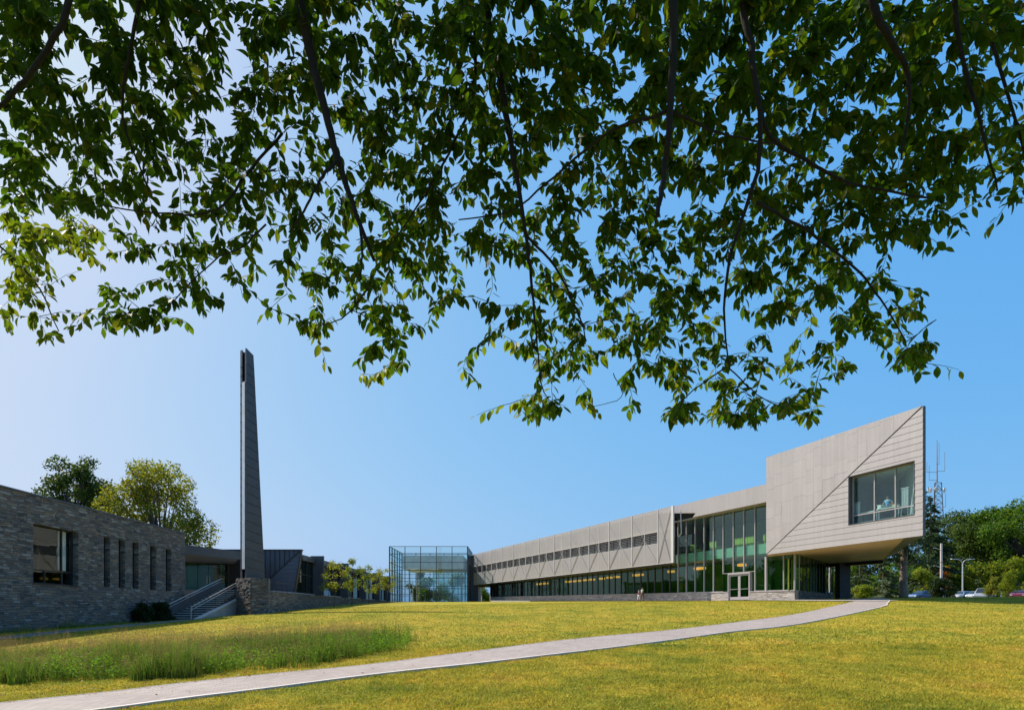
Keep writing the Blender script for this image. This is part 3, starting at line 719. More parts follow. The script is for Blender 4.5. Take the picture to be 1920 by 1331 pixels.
# ---- stone building on the left
G = Fac(.0384, -23.25, 0, -1)
G.Y0 = 29.8; G.O = Vector((G.C-G.k*29.8, 29.8, 0))
def gs(px): return (G.Y(px)-29.8)*G.n
stb = worldthing('stone_building', 'low dark ledgestone building with one wide window and five slit windows', 'building', (-24.4, 29.8, .6))
ops = [(gs(62.3), gs(147), 3.05, 6.1)]+[(gs(a), gs(b), 3.09, 6.14) for a, b in ((194.7, 206.5), (222.5, 234.5), (248.5, 260), (281.6, 292.5), (311, 321.5))]
ends = gs(347); x = -22.0; q = MB()
for a, b, z0, z1 in ops:
    G.box(q, x, a, -.3, 7.55, -.5, 0); G.box(q, a, b, -.3, z0, -.5, 0); G.box(q, a, b, z1, 7.55, -.5, 0); x = b
G.box(q, x, ends, -.3, 7.55, -.5, 0); G.box(q, ends-.5, ends, -.3, 7.55, -16, -.503); G.box(q, -22, -21.5, -.3, 7.55, -16, -.503); G.box(q, -22, ends, -.3, 7.55, -16.5, -16.003)
q.build('wall', M['stone'], stb, uv=True)
q = MB(); G.box(q, -22.05, ends+.05, 7.55, 7.63, -.55, .05); q.build('coping', M['dzinc'], stb)
q = MB(); G.box(q, -21.5, ends-.5, 7.0, 7.2, -16, -.5); q.build('roof', M['dzinc'], stb)
q = MB(); G.box(q, -21.5, ends-.5, .9, 1.1, -16, -.5); q.build('floor', M['floor'], stb)
q = MB(); G.box(q, -21.5, ends-.5, 1.1, 7, -6.2, -6.0); q.build('inner_wall', surf('greygreen_plaster', (.20, .22, .20), .8), stb)  # inner wall in one even grey-green
q = MB(); G.box(q, -21.5, ends-.5, 6.3, 6.4, -6, -.5); q.build('ceiling', M['interior'], stb)
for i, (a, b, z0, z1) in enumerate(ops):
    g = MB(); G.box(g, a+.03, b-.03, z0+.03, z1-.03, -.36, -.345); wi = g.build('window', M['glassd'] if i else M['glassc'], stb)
    f = MB(); G.box(f, a, a+.05, z0, z1, -.42, -.3); G.box(f, b-.05, b, z0, z1, -.42, -.3); G.box(f, a+.05, b-.05, z0, z0+.06, -.42, -.3); G.box(f, a+.05, b-.05, z1-.06, z1, -.42, -.3)
    if i == 0:
        G.box(f, b-.95, b-.88, z0+.06, z1-.06, -.42, -.3); G.box(f, a+.05, b-.95, 3.75, 3.81, -.42, -.3); G.box(f, b-.88, b-.05, 3.75, 3.81, -.42, -.3); G.box(f, a+1.25, a+1.31, z0+.06, 3.75, -.42, -.3)
        G.box(f, a-.02, b+.02, z0-.05, z0-.003, -.42, .06)
    else: G.box(f, a+.05, b-.05, 4.3, 4.36, -.42, -.3)
    f.build('frame', M['dark'], wi)
    if i == 0:
        q = MB()
        pts = [G.p(b-.75+.6*t, 0, -.62-.05*math.sin(t*40)) for t in np.linspace(0, 1, 24)]
        for u_, v_ in zip(pts[:-1], pts[1:]): q.prism([Vector((*u_.xy, 3.9)), Vector((*v_.xy, 3.9)), Vector((*v_.xy, 6.2)), Vector((*u_.xy, 6.2))], G.N*.008)
        q.build('curtain', M['whitec'], wi)
    else:
        q = MB(); G.box(q, a-.3, b+.3, 2.6, 6.3, -1.0, -.95); q.build('blind', M['dark'], wi)

# ---- metal-clad hall with its canopy, glazed entry and sawtooth side
hall = worldthing('metal_clad_hall', 'dark zinc hall with canopy entrance, diagonal seam and fins along its glass side', 'building', (-24, 60, 3.3))
def P(px, py, Y): return Vector(((px-CX)/F*Y, Y, ZC+(HY-py)/F*Y))
q = MB()   # podium
q.prism([(-30.5, 52.6, 1.0), (-23.2, 52.6, 1.0), (-23.2, 53.5, 1.0), (-20.45, 53.5, 1.0), (-20.45, 103, 1.0), (-40, 103, 1.0), (-40, 49, 1), (-30.5, 49, 1)], (0, 0, 2.4))
q.build('podium', M['concrete'], hall)
c0, c1 = Vector((-26.4, 48.8, 0)), Vector((-24.2, 55.6, 0)); back = Vector((-6.5, 3.5, 0))
q = MB(); q.prism([(p.x, p.y, 6.2) for p in (c0, c1, Vector((-26.4, 60.1, 0)), Vector((-34, 62, 0)), c0+Vector((-7, 2, 0)))], (0, 0, .73)); q.build('canopy', M['dzinc2'], hall)
q = MB(); q.prism([(p.x, p.y, 6.16) for p in (c0+Vector((.0, .3, 0)), c1+Vector((-.25, 0, 0)), Vector((-26.6, 60.0, 0)), Vector((-33.5, 61.5, 0)))], (0, 0, .035)); q.build('canopy_soffit', surf('pale_soffit', (.30, .29, .29), .6), hall)
e0, e1 = Vector((-30.5, 56.8, 0)), Vector((-27.4, 60.4, 0)); ed = (e1-e0).normalized(); en = Vector((ed.y, -ed.x, 0))
for i in range(5):
    L5 = (e1-e0).length; a, b = e0+ed*(L5*i/5+.03), e0+ed*(L5*(i+1)/5-.03)
    dr = 2 <= i <= 3
    g = MB(); g.prism([Vector((*a.xy, 3.45)), Vector((*b.xy, 3.45)), Vector((*b.xy, 6.15)), Vector((*a.xy, 6.15))], en*.012)
    wi = g.build('door' if dr else 'window', M['glassg'], hall)
    f = MB(); f.prism([Vector((*p.xy, 3.42)) for p in (b, b+ed*.06, b+ed*.06-en*.1, b-en*.1)], (0, 0, 2.74))
    f.prism([Vector((*p.xy, 5.7)) for p in (a, b, b-en*.08, a-en*.08)], (0, 0, .06)); f.build('frame', M['dark'], wi)
    if dr:
        h = MB(); p_ = (b-ed*.1 if i == 2 else a+ed*.1)+en*.06; h.tube([Vector((*p_.xy, 4.2)), Vector((*p_.xy, 5.0))], .018, 6); h.build('handle', M['steel'], wi)
q = MB(); q.prism([(e0.x-.5, e0.y+3, 3.4), (e1.x-.5, e1.y+3, 3.4), (e1.x-.5, e1.y+3.2, 3.4), (e0.x-.5, e0.y+3.2, 3.4)], (0, 0, 2.8)); q.build('inner_wall', M['igreen'], hall)
# front wall (faces the lawn): standing seams above a diagonal, lapped sheets below it
XA, XB, YW = (399-CX)/F*60.3, -20.3, 60.3
q = MB(); q.prism([(XA, YW+.1, 3.4), (-20.95, YW+.1, 3.4), (XB, YW+.1, 7.5), (XA, YW+.1, 7.5)], (0, .3, 0)); q.build('front_wall', M['dzinc'], hall)
ap, ll, br = (XB, 7.5), (-23.45, 4.6), (-20.98, 3.27)
q = MB(); sm_ = MB(); x = XA
upreg = [(XA, 7.5), (XA, 4.55), (-23.5, 4.6), (XB-.05, 7.5)]
upreg = [(XA, 4.6), (-23.5, 4.6), (XB-.06, 7.5), (XA, 7.5)]
while x < XB:
    pl = clip([(x+.003, 3.4), (x+.46, 3.4), (x+.46, 7.5), (x+.003, 7.5)], upreg)
    if len(pl) > 2: q.prism([(a, YW, b) for a, b in pl], (0, .09, 0))
    lw = max(4.6, 4.6+(x+.46+23.5)/(XB+23.5)*2.9)
    if lw < 7.4: sm_.box(x+.452, x+.488, YW-.06, YW-.001, lw, 7.5)
    x += .46
q.build('seamed_cladding', M['dzinc'], hall); sm_.build('standing_seams', M['dark'], hall, kind='stuff')
lowreg = [(-23.42, 3.27), (-20.98, 3.27), (XB, 7.46), (-23.42, 4.56)]
q = MB(); z = 3.25
while z < 7.5:
    pl = clip([(-24, z+.01), (-20, z+.01), (-20, z+.40), (-24, z+.40)], lowreg)
    if len(pl) > 2: q.prism([(a, YW-.12-.03*(1-(b-z)/.4), b) for a, b in pl], (0, .1, 0))
    z += .40
q.build('lapped_cladding', M['dzinc'], hall)
q = MB(); q.bar((XB, YW-.16, 7.5), (-23.5, YW-.16, 4.56), .07, .1); q.bar((XB+.02, YW-.15, 7.5), (-20.95, YW-.15, 3.27), .07, .08); q.box(XA, XB+.05, YW-.12, YW+.42, 7.5, 7.58); q.build('edge_trim', M['dark'], hall)
q = MB(); q.prism([(-27.1, 60.0, 3.4), (-25.6, 59.9, 3.4), (-25.6, 60.1, 3.4), (-27.1, 60.2, 3.4)], (0, 0, 2.78)); q.build('side_wall', M['dark'], hall)
# side wall
fins = [(64.9, 1.0), (75.0, .9), (84.4, .8), (93.4, .75), (101.8, .7)]
ys_ = [60.8]+[f_[0] for f_ in fins]
for i in range(len(ys_)-1):
    a, b = ys_[i]+.2, ys_[i+1]; n = 3 if i else 2
    for j in range(n):
        y0, y1 = a+(b-a)*j/n, a+(b-a)*(j+1)/n
        g = MB(); g.box(-20.72, -20.705, y0+.05, y1-.05, 3.3, 6.55); wi = g.build('window', M['glassd'], hall)
        f = MB(); f.box(-20.78, -20.62, y1-.05, y1+.05, 3.27, 6.6); f.box(-20.76, -20.64, y0+.05, y1-.05, 5.2, 5.28); f.build('frame', M['dark'], wi)
    fz = MB(); fz.box(-20.9, -20.35, a-.15, b, 6.6, 7.12); fz.build('fascia', M['dzinc'], hall)
for y, w in fins:
    q = MB(); q.box(-20.9, -20.3+w*.75, y, y+.25, 3.27, 7.36); q.build('fin', M['dzinc'], hall)
q = MB(); q.box(-40, -20.9, 60.7, 103, 7.0, 7.15); q.box(-40, -21.0, 60.8, 61, 3.3, 7.0); q.build('roof', M['dzinc'], hall)
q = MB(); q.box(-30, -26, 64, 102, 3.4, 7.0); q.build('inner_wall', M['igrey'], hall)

# ---- ledgestone retaining wall with its railing
rw_ = worldthing('retaining_wall', 'low ledgestone wall running below the metal hall', 'wall', (-20.2, 60, 1.8))
q = MB(); q.box(-20.44, -20.1, 51.2, 116, 1.0, 3.2); q.build('wall', M['stone'], rw_, uv=True)
q = MB(); q.box(-20.47, -20.05, 51.2, 116, 3.2, 3.27); q.build('coping', M['dzinc2'], rw_)
rl = worldthing('railing', 'thin dark railing on the low wall beside the tall pillar', 'railing', (-20.6, 56, 3.27))
for y in (53.9, 55.2, 56.6):
    q = MB(); q.tube([(-20.3, y, 3.27), (-20.3, y, 4.1)], .025, 6); q.build('post', M['dark'], rl)
q = MB(); q.tube([(-20.3, 53.6, 4.1), (-20.3, 56.6, 4.1)], .025, 6); q.tube([(-20.3, 53.6, 3.7), (-20.3, 56.6, 3.7)], .012, 6); q.build('handrail', M['dark'], rl)

# ---- tall pillar on a stone plinth
cor = Vector((-20.51, 49.2, 0)); dl = Vector((-.75, .66, 0)).normalized(); dr_ = Vector((.66, .75, 0)).normalized()
pil = worldthing('pillar', 'tall tapering dark zinc pillar with a pale light strip on a stone plinth', 'monument', (-21.5, 52.3, 1.2))
q = MB(); pp = [cor, cor+dr_*1.41, cor+dr_*2.2+dl*1.2, cor+dr_*2.6+dl*2.57, cor+dl*2.57]
q.prism([(p.x, p.y, .9) for p in pp], (0, 0, 3.38))
# split faces standing proud on the two visible sides
for base_, dd, nn_, ln in ((cor, dl, -dr_, 2.57), (cor, dr_, -dl, 1.41)):
    z = .95
    while z < 4.22:
        hh = random.uniform(.07, .15); s_ = 0
        while s_ < ln-.02:
            ww = min(random.uniform(.2, .6), ln-s_); pr = random.uniform(.012, .085)
            a = base_+dd*(s_+.004); b = base_+dd*(s_+ww-.004)
            q.prism([Vector((a.x, a.y, z+.004)), Vector((b.x, b.y, z+.004)), Vector((b.x, b.y, min(z+hh, 4.27))), Vector((a.x, a.y, min(z+hh, 4.27)))], nn_*pr)
            s_ += ww
        z += hh
q.build('plinth', M['stone'], pil, uv=True)
zb_, zt_ = 4.285, 22.65
c2 = cor+dr_*.35+dl*.52
# front (left-hand) face px 450-461, right face tapering px 461 -> 496/475
fl = P(450.5, 0, 50.55); fc = P(461.5, 0, 50.0)
rb = P(496.8, 0, 51.5); rt = P(475.3, 0, 50.6)
lb = fl.copy(); bk = Vector((-21.7, 52.3, 0)); bkt = Vector((-21.7, 51.4, 0))
fl.z = fc.z = rb.z = rt.z = bk.z = 0
def lerp_corner(z):
    t = (z-zb_)/(zt_-zb_); return rb.lerp(rt, t)
q = MB()
dfl = (fc-fl).normalized(); dn_ = Vector((dfl.y, -dfl.x, 0))      # outward normal of the front face
# two front strips either side of the light channel
W1 = (fc-fl).length
def ring(z, t=0): return None
def slabpiece(a0, a1, z0, z1):
    """part of the front shaft between fractions of the front width, running back to the rear edge"""
    p0, p1 = fl+dfl*W1*a0, fl+dfl*W1*a1; bb = Vector((-.15, .9, 0))
    q.prism([Vector((*p0.xy, z0)), Vector((*p1.xy, z0)), Vector((*(p1+bb).xy, z0)), Vector((*(p0+bb).xy, z0))], (0, 0, z1-z0))
z = zb_; joints = [zb_]
while joints[-1] < zt_-.7: joints.append(joints[-1]+.74)
joints[-1] = zt_
for z0, z1 in zip(joints[:-1], joints[1:]):
    slabpiece(0, .34, z0+.012, z1); slabpiece(.84, 1.0, z0+.012, z1)
    # tapering body behind the corner
    r0, r1 = lerp_corner(z0+.012), lerp_corner(z1)
    k0 = bk.lerp(bkt, (z0-zb_)/(zt_-zb_)); k1 = bk.lerp(bkt, (z1-zb_)/(zt_-zb_))
    sk = .16                                          # the sheets slope a little across the face
    A = [Vector((*fc.xy, z0+.012+sk)), Vector((*r0.xy, z0+.012-sk)), Vector((*k0.xy, z0+.012)), Vector((*(fl+Vector((-.1, .9, 0))).xy, z0+.012))]
    B = [Vector((*fc.xy, z1+sk)), Vector((*r1.xy, z1-sk)), Vector((*k1.xy, z1)), Vector((*(fl+Vector((-.1, .9, 0))).xy, z1))]
    if z0 == zb_:
        for v_ in A: v_.z = zb_
    if z1 == zt_: B[0].z = zt_; B[1].z = zt_-.35; B[2].z = zt_-.3
    n = len(q.v); q.v += [tuple(v_) for v_ in A+B]
    q.f += [(n, n+3, n+2, n+1), (n+4, n+5, n+6, n+7), (n, n+1, n+5, n+4), (n+1, n+2, n+6, n+5), (n+2, n+3, n+7, n+6), (n+3, n, n+4, n+7)]
q.build('shaft', M['tzinc'], pil)
q = MB()
for z0 in joints[1:-1]:
    r0 = lerp_corner(z0); q.bar(Vector((*fc.xy, z0+.16))+Vector((.0, -.012, 0)), Vector((*r0.xy, z0-.16))+Vector((.0, -.012, 0)), .02, .035)
    p0_, p1_ = fl+dn_*.008, fl+dfl*W1*.34+dn_*.008; q.bar(Vector((*p0_.xy, z0)), Vector((*p1_.xy, z0)), .02, .03)
q.build('sheet_joints', M['dark'], pil, kind='stuff')
q = MB(); p0, p1 = fl+dfl*W1*.34, fl+dfl*W1*.84; iv = -dn_*.12
q.prism([Vector((*(p0+iv).xy, zb_)), Vector((*(p1+iv).xy, zb_)), Vector((*(p1+iv*3).xy, zb_)), Vector((*(p0+iv*3).xy, zb_))], (0, 0, zt_-zb_-.2)); q.build('channel', M['dark'], pil)
q = MB(); iv = dn_*.012
q.prism([Vector((*(p0+dfl*.02+iv).xy, 5.0)), Vector((*(p1-dfl*.02+iv).xy, 5.0)), Vector((*(p1-dfl*.02+iv*3).xy, 5.0)), Vector((*(p0+dfl*.02+iv*3).xy, 5.0))], (0, 0, 20.0-5.0)); q.build('light_strip', surf('pale_strip', (.85, .78, .76), .4), pil)

# ---- stairs with handrails
st = worldthing('staircase', 'concrete stairs climbing between two steel handrails to the dark entrance', 'stairs', (-23.4, 44.5, 1.0))
q = MB(); q2 = MB(); n = 14; x0, x1 = -24.55, -22.62
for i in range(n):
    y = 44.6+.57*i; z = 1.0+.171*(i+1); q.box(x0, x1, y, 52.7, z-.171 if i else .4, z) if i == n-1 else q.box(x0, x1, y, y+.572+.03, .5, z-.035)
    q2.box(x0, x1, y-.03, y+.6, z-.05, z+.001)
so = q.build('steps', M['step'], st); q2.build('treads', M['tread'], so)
q = MB(); q.prism([(-22.6, 44.3, .4), (-22.6, 52, .4), (-22.6, 52, 2.75), (-22.6, 44.5, .98), (-22.6, 44.3, .95)], (.22, 0, 0)); q.build('cheek_wall', M['concrete'], st)
q = MB(); q.prism([(-22.63, 44.28, .95), (-22.63, 52, 2.76), (-22.63, 52, 2.86), (-22.63, 44.28, 1.05)], (.28, 0, 0)); q.build('coping', M['paleconc'], st)
for xx in (-24.45, -22.5):
    y0, z0, y1, z1 = 44.2, 1.0, 52.5, 3.4
    q = MB()
    q.tube([(xx, y0-.35, z0+.9), (xx, y1, z1+.92), (xx, y1+.5, z1+.92)], .035, 8); q.tube([(xx, y0-.35, z0+.7), (xx, y1, z1+.72)], .02, 6)
    q.tube([(xx, y0-.35, z0+.9), (xx, y0-.35, z0+.05), (xx, y0-.1, z0+.02)], .025, 6)
    hr = q.build('handrail', M['steel'], st)
    for t in np.linspace(0, 1, 6):
        y = y0+(y1-y0)*t; z = z0+(z1-z0)*t+.05
        q = MB(); q.tube([(xx, y, z-.05), (xx, y, z+.87)], .022, 6); q.build('baluster', M['charcoal'], hr)
    if xx < -24:
        q = MB(); q.prism([(xx, y0, z0+.1), (xx, y1, z1+.1), (xx, y1, z1+.75), (xx, y0, z0+.75)], (.01, 0, 0)); q.build('infill_panel', M['charcoal'], hr)

# ---- glass pavilion
pv = worldthing('glass_pavilion', 'square glass pavilion with a dark steel grid at the far end of the lawn', 'pavilion', (-15.7, 125, 3.4))
X0, X1, Y0, Y1, Z0p, Z1p = -23.15, -8.35, 118.0, 131.5, 3.35, 13.9
zr = [Z0p+(Z1p-Z0p)*i/7.05 for i in range(8)]; zr[-1] = Z1p
xr = [X0+(X1-X0)*i/5 for i in range(6)]; yr = [Y0+(Y1-Y0)*i/5 for i in range(6)]
def gridwall(pa, pb, name, zlo=Z0p, skip=()):
    pa, pb = Vector(pa), Vector(pb); d = (pb-pa).normalized(); nrm = Vector((d.y, -d.x, 0)); L_ = (pb-pa).length
    for i in range(5):
        a, b = pa+d*(L_*i/5), pa+d*(L_*(i+1)/5)
        g = MB(); g.prism([Vector((*a.xy, zlo)), Vector((*b.xy, zlo)), Vector((*b.xy, Z1p-.1)), Vector((*a.xy, Z1p-.1))], -nrm*.015)
        wi = g.build('glass_bay', M['glassc'], pv)
        f = MB(); w = .11
        f.prism([Vector((*p.xy, zlo)) for p in (b-d*w/2+nrm*.06, b+d*w/2+nrm*.06, b+d*w/2-nrm*.14, b-d*w/2-nrm*.14)], (0, 0, Z1p-zlo))
        if i == 0: f.prism([Vector((*p.xy, zlo)) for p in (a-d*w/2+nrm*.06, a+d*w/2+nrm*.06, a+d*w/2-nrm*.14, a-d*w/2-nrm*.14)], (0, 0, Z1p-zlo))
        for z in zr[:]:
            zz = min(max(z, zlo), Z1p-.08)
            f.prism([Vector((*p.xy, zz)) for p in (a+d*w/2+nrm*.04, b-d*w/2+nrm*.04, b-d*w/2-nrm*.1, a+d*w/2-nrm*.1)], (0, 0, .085))
        f.build('frame', M['charcoal'], wi)
gridwall((X0, Y0, 0), (X1, Y0, 0), 'front'); gridwall((X0, Y1, 0), (X0, Y0, 0), 'left'); gridwall((X1, Y0, 0), (X1, Y1, 0), 'right'); gridwall((X1, Y1, 0), (X0, Y1, 0), 'rear')
q = MB(); q.box(X0, X1, Y0, Y1, 3.0, 3.34); q.build('floor', M['concrete'], pv)
q = MB(); q.box(X0+2.2, X1-1.0, Y0+2.0, Y1-.3, 9.75, 12.35); q.build('roof_box', surf('light_render', (.62, .62, .60), .8), pv)
for x in (X0+3.4, X1-1.4):
    for y in (Y0+2.5, Y1-1.2):
        q = MB(); q.tube([(x, y, 3.34), (x, y, 9.75)], .16, 12); q.build('column', M['trim'], pv)
q = MB(); q.box(X0+2.6, X1-1, Y1-3.2, Y1-3.1, 6.3, 6.4); q.box(X0+6, X1-1, Y1-3.3, Y1-3.1, 3.34, 6.3) if False else None
for x in np.arange(X0+7, X1-1, 1.0): q.box(x, x+.06, Y1-3.2, Y1-3.1, 3.34, 9.7)
for z in (4.4, 5.4, 7.4, 8.6): q.box(X0+7, X1-1, Y1-3.19, Y1-3.12, z, z+.05)
q.build('inner_screen', M['trim'], pv)
q = MB(); q.box(X0+6.9, X1-.9, Y1-3.0, Y1-2.97, 3.34, 9.7); q.build('inner_glass', glass('frosted_glass', (.75, .85, .80), .12, .15), pv)
q = MB(); q.box(-15.8, -14.2, 121, 121.3, 9.55, 9.62); q.box(-20, -18.4, 121, 121.3, 9.55, 9.62); q.build('strip_light', M['tube'], pv)
lk = worldthing('link_building', 'narrow charcoal block between the glass pavilion and the perforated screen', 'building', (-7.5, 126, 3.4))
q = MB(); q.box(-8.2, -6.75, 124.5, 138, 3.0, 12.4); q.build('wall', M['charcoal'], lk)
q = MB(); q.box(-8.25, -7.3, 124.4, 138, 12.4, 12.75); q.build('parapet', M['dark'], lk)

# plaza strip and paved edge along the building
q = MB(); a = W.p(-3.2, 0, 2.0)
def drape(name, pa, pb, off0, off1, n, mat, h=.03):
    v = []; f = []
    for i in range(n+1):
        p = pa.lerp(pb, i/n)
        for o in (off0, off1): r_ = p+W.N*o; v.append((r_.x, r_.y, max(gz(r_.x, r_.y), 0)+h))
    f = [(2*i, 2*i+1, 2*i+3, 2*i+2) for i in range(n)]
    me = bpy.data.meshes.new(name); me.from_pydata(v, [], f); me.materials.append(mat); o = bpy.data.objects.new(name, me); COL.objects.link(o); return struct(o)
drape('pavement', W.p(-13, 0), W.p(72, 0), .13, 2.6, 90, M['concrete'], .06)
q = MB(); q.prism([P(920, 1129.0, 96)+Vector((0, 0, -.5)), P(993.5, 1129.0, 90)+Vector((0, 0, -.5)), P(993.5, 1125.6, 90), P(920, 1125.2, 96)], (.1, .45, 0))
tag(q.build('low_wall', M['paleconc'], None), 'low white wall at the edge of the lawn below the far end of the glass', 'wall')

# bollards, lamps, antenna, cars
bp_ = thing('bollard', 'thin pale bollard left of the other, under the end of the screen', 'bollard', (P(903, 0, 112).x, 112, 3.4), 0, 'pale bollards by the passage')
q = MB(); q.tube([(0, 0, 0), (0, 0, .9)], .07, 10); q.build('post', M['white'], bp_)
q = MB(); q.tube([(0, 0, .9), (0, 0, 1.02), (0, 0, 1.06)], [.08, .08, .03], 10); q.build('cap', M['steel'], bp_)
dup(bp_, (P(919, 0, 112).x, 112, 3.4), 0, 1, 'thin pale bollard next to the first glass bay, right of the other')
def lamp(kind, h, arm, label, loc, rz=0, group='curved white lamp posts of the car park'):
    t = thing('street_lamp', label, 'lamp post', loc, rz, group)
    q = MB(); q.tube([(0, 0, 0), (0, 0, h*.9)], [.13, .09], 8); q.build('post', M['white'], t)
    for sgn in kind:
        q = MB(); q.tube([(0, 0, h*.9), (sgn*.25*arm, 0, h*.965), (sgn*.7*arm, 0, h), (sgn*arm, 0, h)], .055, 6); q.build('arm', M['white'], t)
        q = MB(); q.prism([(sgn*arm, -.17, h-.05), (sgn*(arm+.75), -.17, h-.02), (sgn*(arm+.75), .17, h-.02), (sgn*arm, .17, h-.05)], (0, 0, .11)); q.build('lamp_head', M['white'], t)
    return t
def at(px, py, Y): p = P(px, py, Y); return (p.x, p.y, p.z)
l1 = lamp((-1, 1), 6.5, 1.1, 'white double-armed lamp post standing among the parked cars', (P(1805, 0, 100).x, 100, gz(P(1805, 0, 100).x, 100)))
dup(l1, (P(1709, 0, 150).x, 150, gz(P(1709, 0, 150).x, 150)), .4, .9, 'smaller distant double-armed lamp post beside the big pine trunk')
dup(l1, (P(1577, 0, 118).x, 118, gz(P(1577, 0, 118).x, 118)), .2, .95, 'double-armed lamp post in the trees beneath the jutting box')
l2 = lamp((-1,), 5.4, 1.0, 'curved single-armed lamp post seen through the glass pavilion', (P(774, 0, 148).x, 148, 3.4))
fp_ = thing('utility_pole', 'slim pale pole with two short arms in front of the dark spruce', 'pole', (P(1765, 0, 92).x, 92, 3.6))
q = MB(); q.tube([(0, 0, 0), (0, 0, 8.0)], [.2, .15], 8); q.build('post', M['paleconc'], fp_)
for z in (7.0, 4.4):
    q = MB(); q.tube([(0, 0, z), (-.9, 0, z+.35), (-1.2, 0, z+.3)], .04, 6); q.build('arm', M['white'], fp_)
# antenna mast
Ya = 190; ax, az = P(1757, 0, Ya).x, 7.0
an = thing('antenna_mast', 'lattice radio mast with whip antennas behind the trees', 'mast', (ax, Ya, az))
top = P(1757, 905, Ya).z-az; 
def mastleg(k, z): 
    r = 2.6-(z/top)*1.5; a = math.radians(90+120*k); return Vector((r*math.cos(a), r*math.sin(a), z))
for k in range(3):
    q = MB(); q.tube([mastleg(k, 0), mastleg(k, top)], .13, 6); q.build('leg', M['tower'], an)
q = MB(); nseg = 16
for i in range(nseg):
    za, zb2 = top*i/nseg, top*(i+1)/nseg
    for k in range(3):
        q.tube([mastleg(k, za), mastleg((k+1) % 3, zb2)], .05, 4); q.tube([mastleg((k+1) % 3, za), mastleg(k, zb2)], .05, 4); q.tube([mastleg(k, zb2), mastleg((k+1) % 3, zb2)], .05, 4)
q.build('lattice', M['tower'], an)
q = MB(); q.tube([(0, 0, top), (0, 0, P(0, 825, Ya).z-az)], [.2, .08], 6)
for dx, y0, y1 in ((-3.1, 885, 866), (2.3, 883, 848), (.6, 870, 830), (2.6, 950, 925), (3.6, 990, 968), (-2.4, 900, 872)):
    q.tube([(dx, 0, P(0, y0, Ya).z-az), (dx, 0, P(0, y1, Ya).z-az)], .06, 5); q.tube([(dx, 0, P(0, y0, Ya).z-az), (0, 0, P(0, y0, Ya).z-az)], .06, 5)
q.build('antenna', surf('mast_grey', (.20, .185, .22), .6), an)
q = MB(); zz = P(0, 918, Ya).z-az; q.tube([(-3.0, 0, zz), (3.0, 0, zz)], .1, 5)
for dx in (-2.7, -2.0, -.5, 2.1): q.box(dx-.2, dx+.2, -.3, .1, zz-.9, zz+.6)
q.ball((-1.0, -1.2, zz), (.7, .3, .7)); q.build('dish', M['white'], an)

def car(label, paint, loc, rz, tall=0):
    t = thing('parked_car', label, 'car', loc, rz, 'cars parked beyond the lawn')
    h = 1.45+tall; L_ = 4.5
    # side profile stations: x, sill z, shoulder z, top z, half width at shoulder, half width on top
    st_ = [(-2.25, .45, .62, .66, .72, .6), (-2.15, .28, .72, .80, .84, .7), (-1.7, .22, .86, .96, .88, .72), (-1.25, .22, .90, 1.02, .9, .72), (-.55, .22, .92, h-.05, .9, .62),
           (.2, .22, .92, h, .9, .64), (1.1, .22, .93, h-.04, .9, .62), (1.75, .22, .94, 1.08+tall, .89, .66), (2.1, .25, .9, .98+tall*.5, .86, .68), (2.25, .42, .72, .8, .76, .64)]
    v = []; f = []
    for x_, a, b, c, w1, w2 in st_:
        v += [(x_, -w1+.05, a), (x_, -w1, b-.2), (x_, -w1, b), (x_, -w2, c), (x_, w2, c), (x_, w1, b), (x_, w1, b-.2), (x_, w1-.05, a)]
    for i in range(len(st_)-1):
        for j in range(8):
            A, B = i*8+j, i*8+(j+1) % 8; f.append((A, B, B+8, A+8))
    f.append(tuple(range(7, -1, -1))); f.append(tuple((len(st_)-1)*8+j for j in range(8)))
    q = MB(); q.v = v; q.f = f; bo = q.build('body', paint, t, smooth=False)
    bv = bo.modifiers.new('bevel', 'BEVEL'); bv.width = .05; bv.segments = 2
    for sg in (-1, 1):
        q = MB(); q.prism([(-.98, sg*.885, .98), (-.5, sg*.69, h-.13), (.98, sg*.69, h-.12), (1.45, sg*.87, .99)], (0, sg*.03, 0)); q.build('side_window', M['carglass'], t)
    q = MB(); q.prism([(-1.22, -.68, 1.05), (-1.22, .68, 1.05), (-.62, .56, h-.1), (-.62, -.56, h-.1)], (-.03, 0, .03)); q.build('windscreen', M['carglass'], t)
    q = MB(); q.prism([(1.68, -.6, 1.1+tall), (1.68, .6, 1.1+tall), (1.2, .52, h-.08), (1.2, -.52, h-.08)], (.03, 0, .03)); q.build('rear_window', M['carglass'], t)
    for x_ in (-1.42, 1.4):
        for sg in (-1, 1):
            q = MB(); q.tube([(x_, sg*.72, .33), (x_, sg*.92, .33)], .33, 16); w = q.build('wheel', M['rubber'], t)
            q = MB(); q.tube([(x_, sg*.9, .33), (x_, sg*.935, .33)], .19, 12); q.build('rim', M['steel'], w)
    for sg in (-1, 1):
        q = MB(); q.box(-2.27, -2.16, sg*.66-.14, sg*.66+.14, .6, .74); q.build('headlight', M['white'], t)
    return t
def paint(n, c):
    m, nt, b = newmat(n); b.inputs['Base Color'].default_value = (*c, 1); b.inputs['Roughness'].default_value = .28; b.inputs['Metallic'].default_value = .4; b.inputs['Coat Weight'].default_value = .6; return m
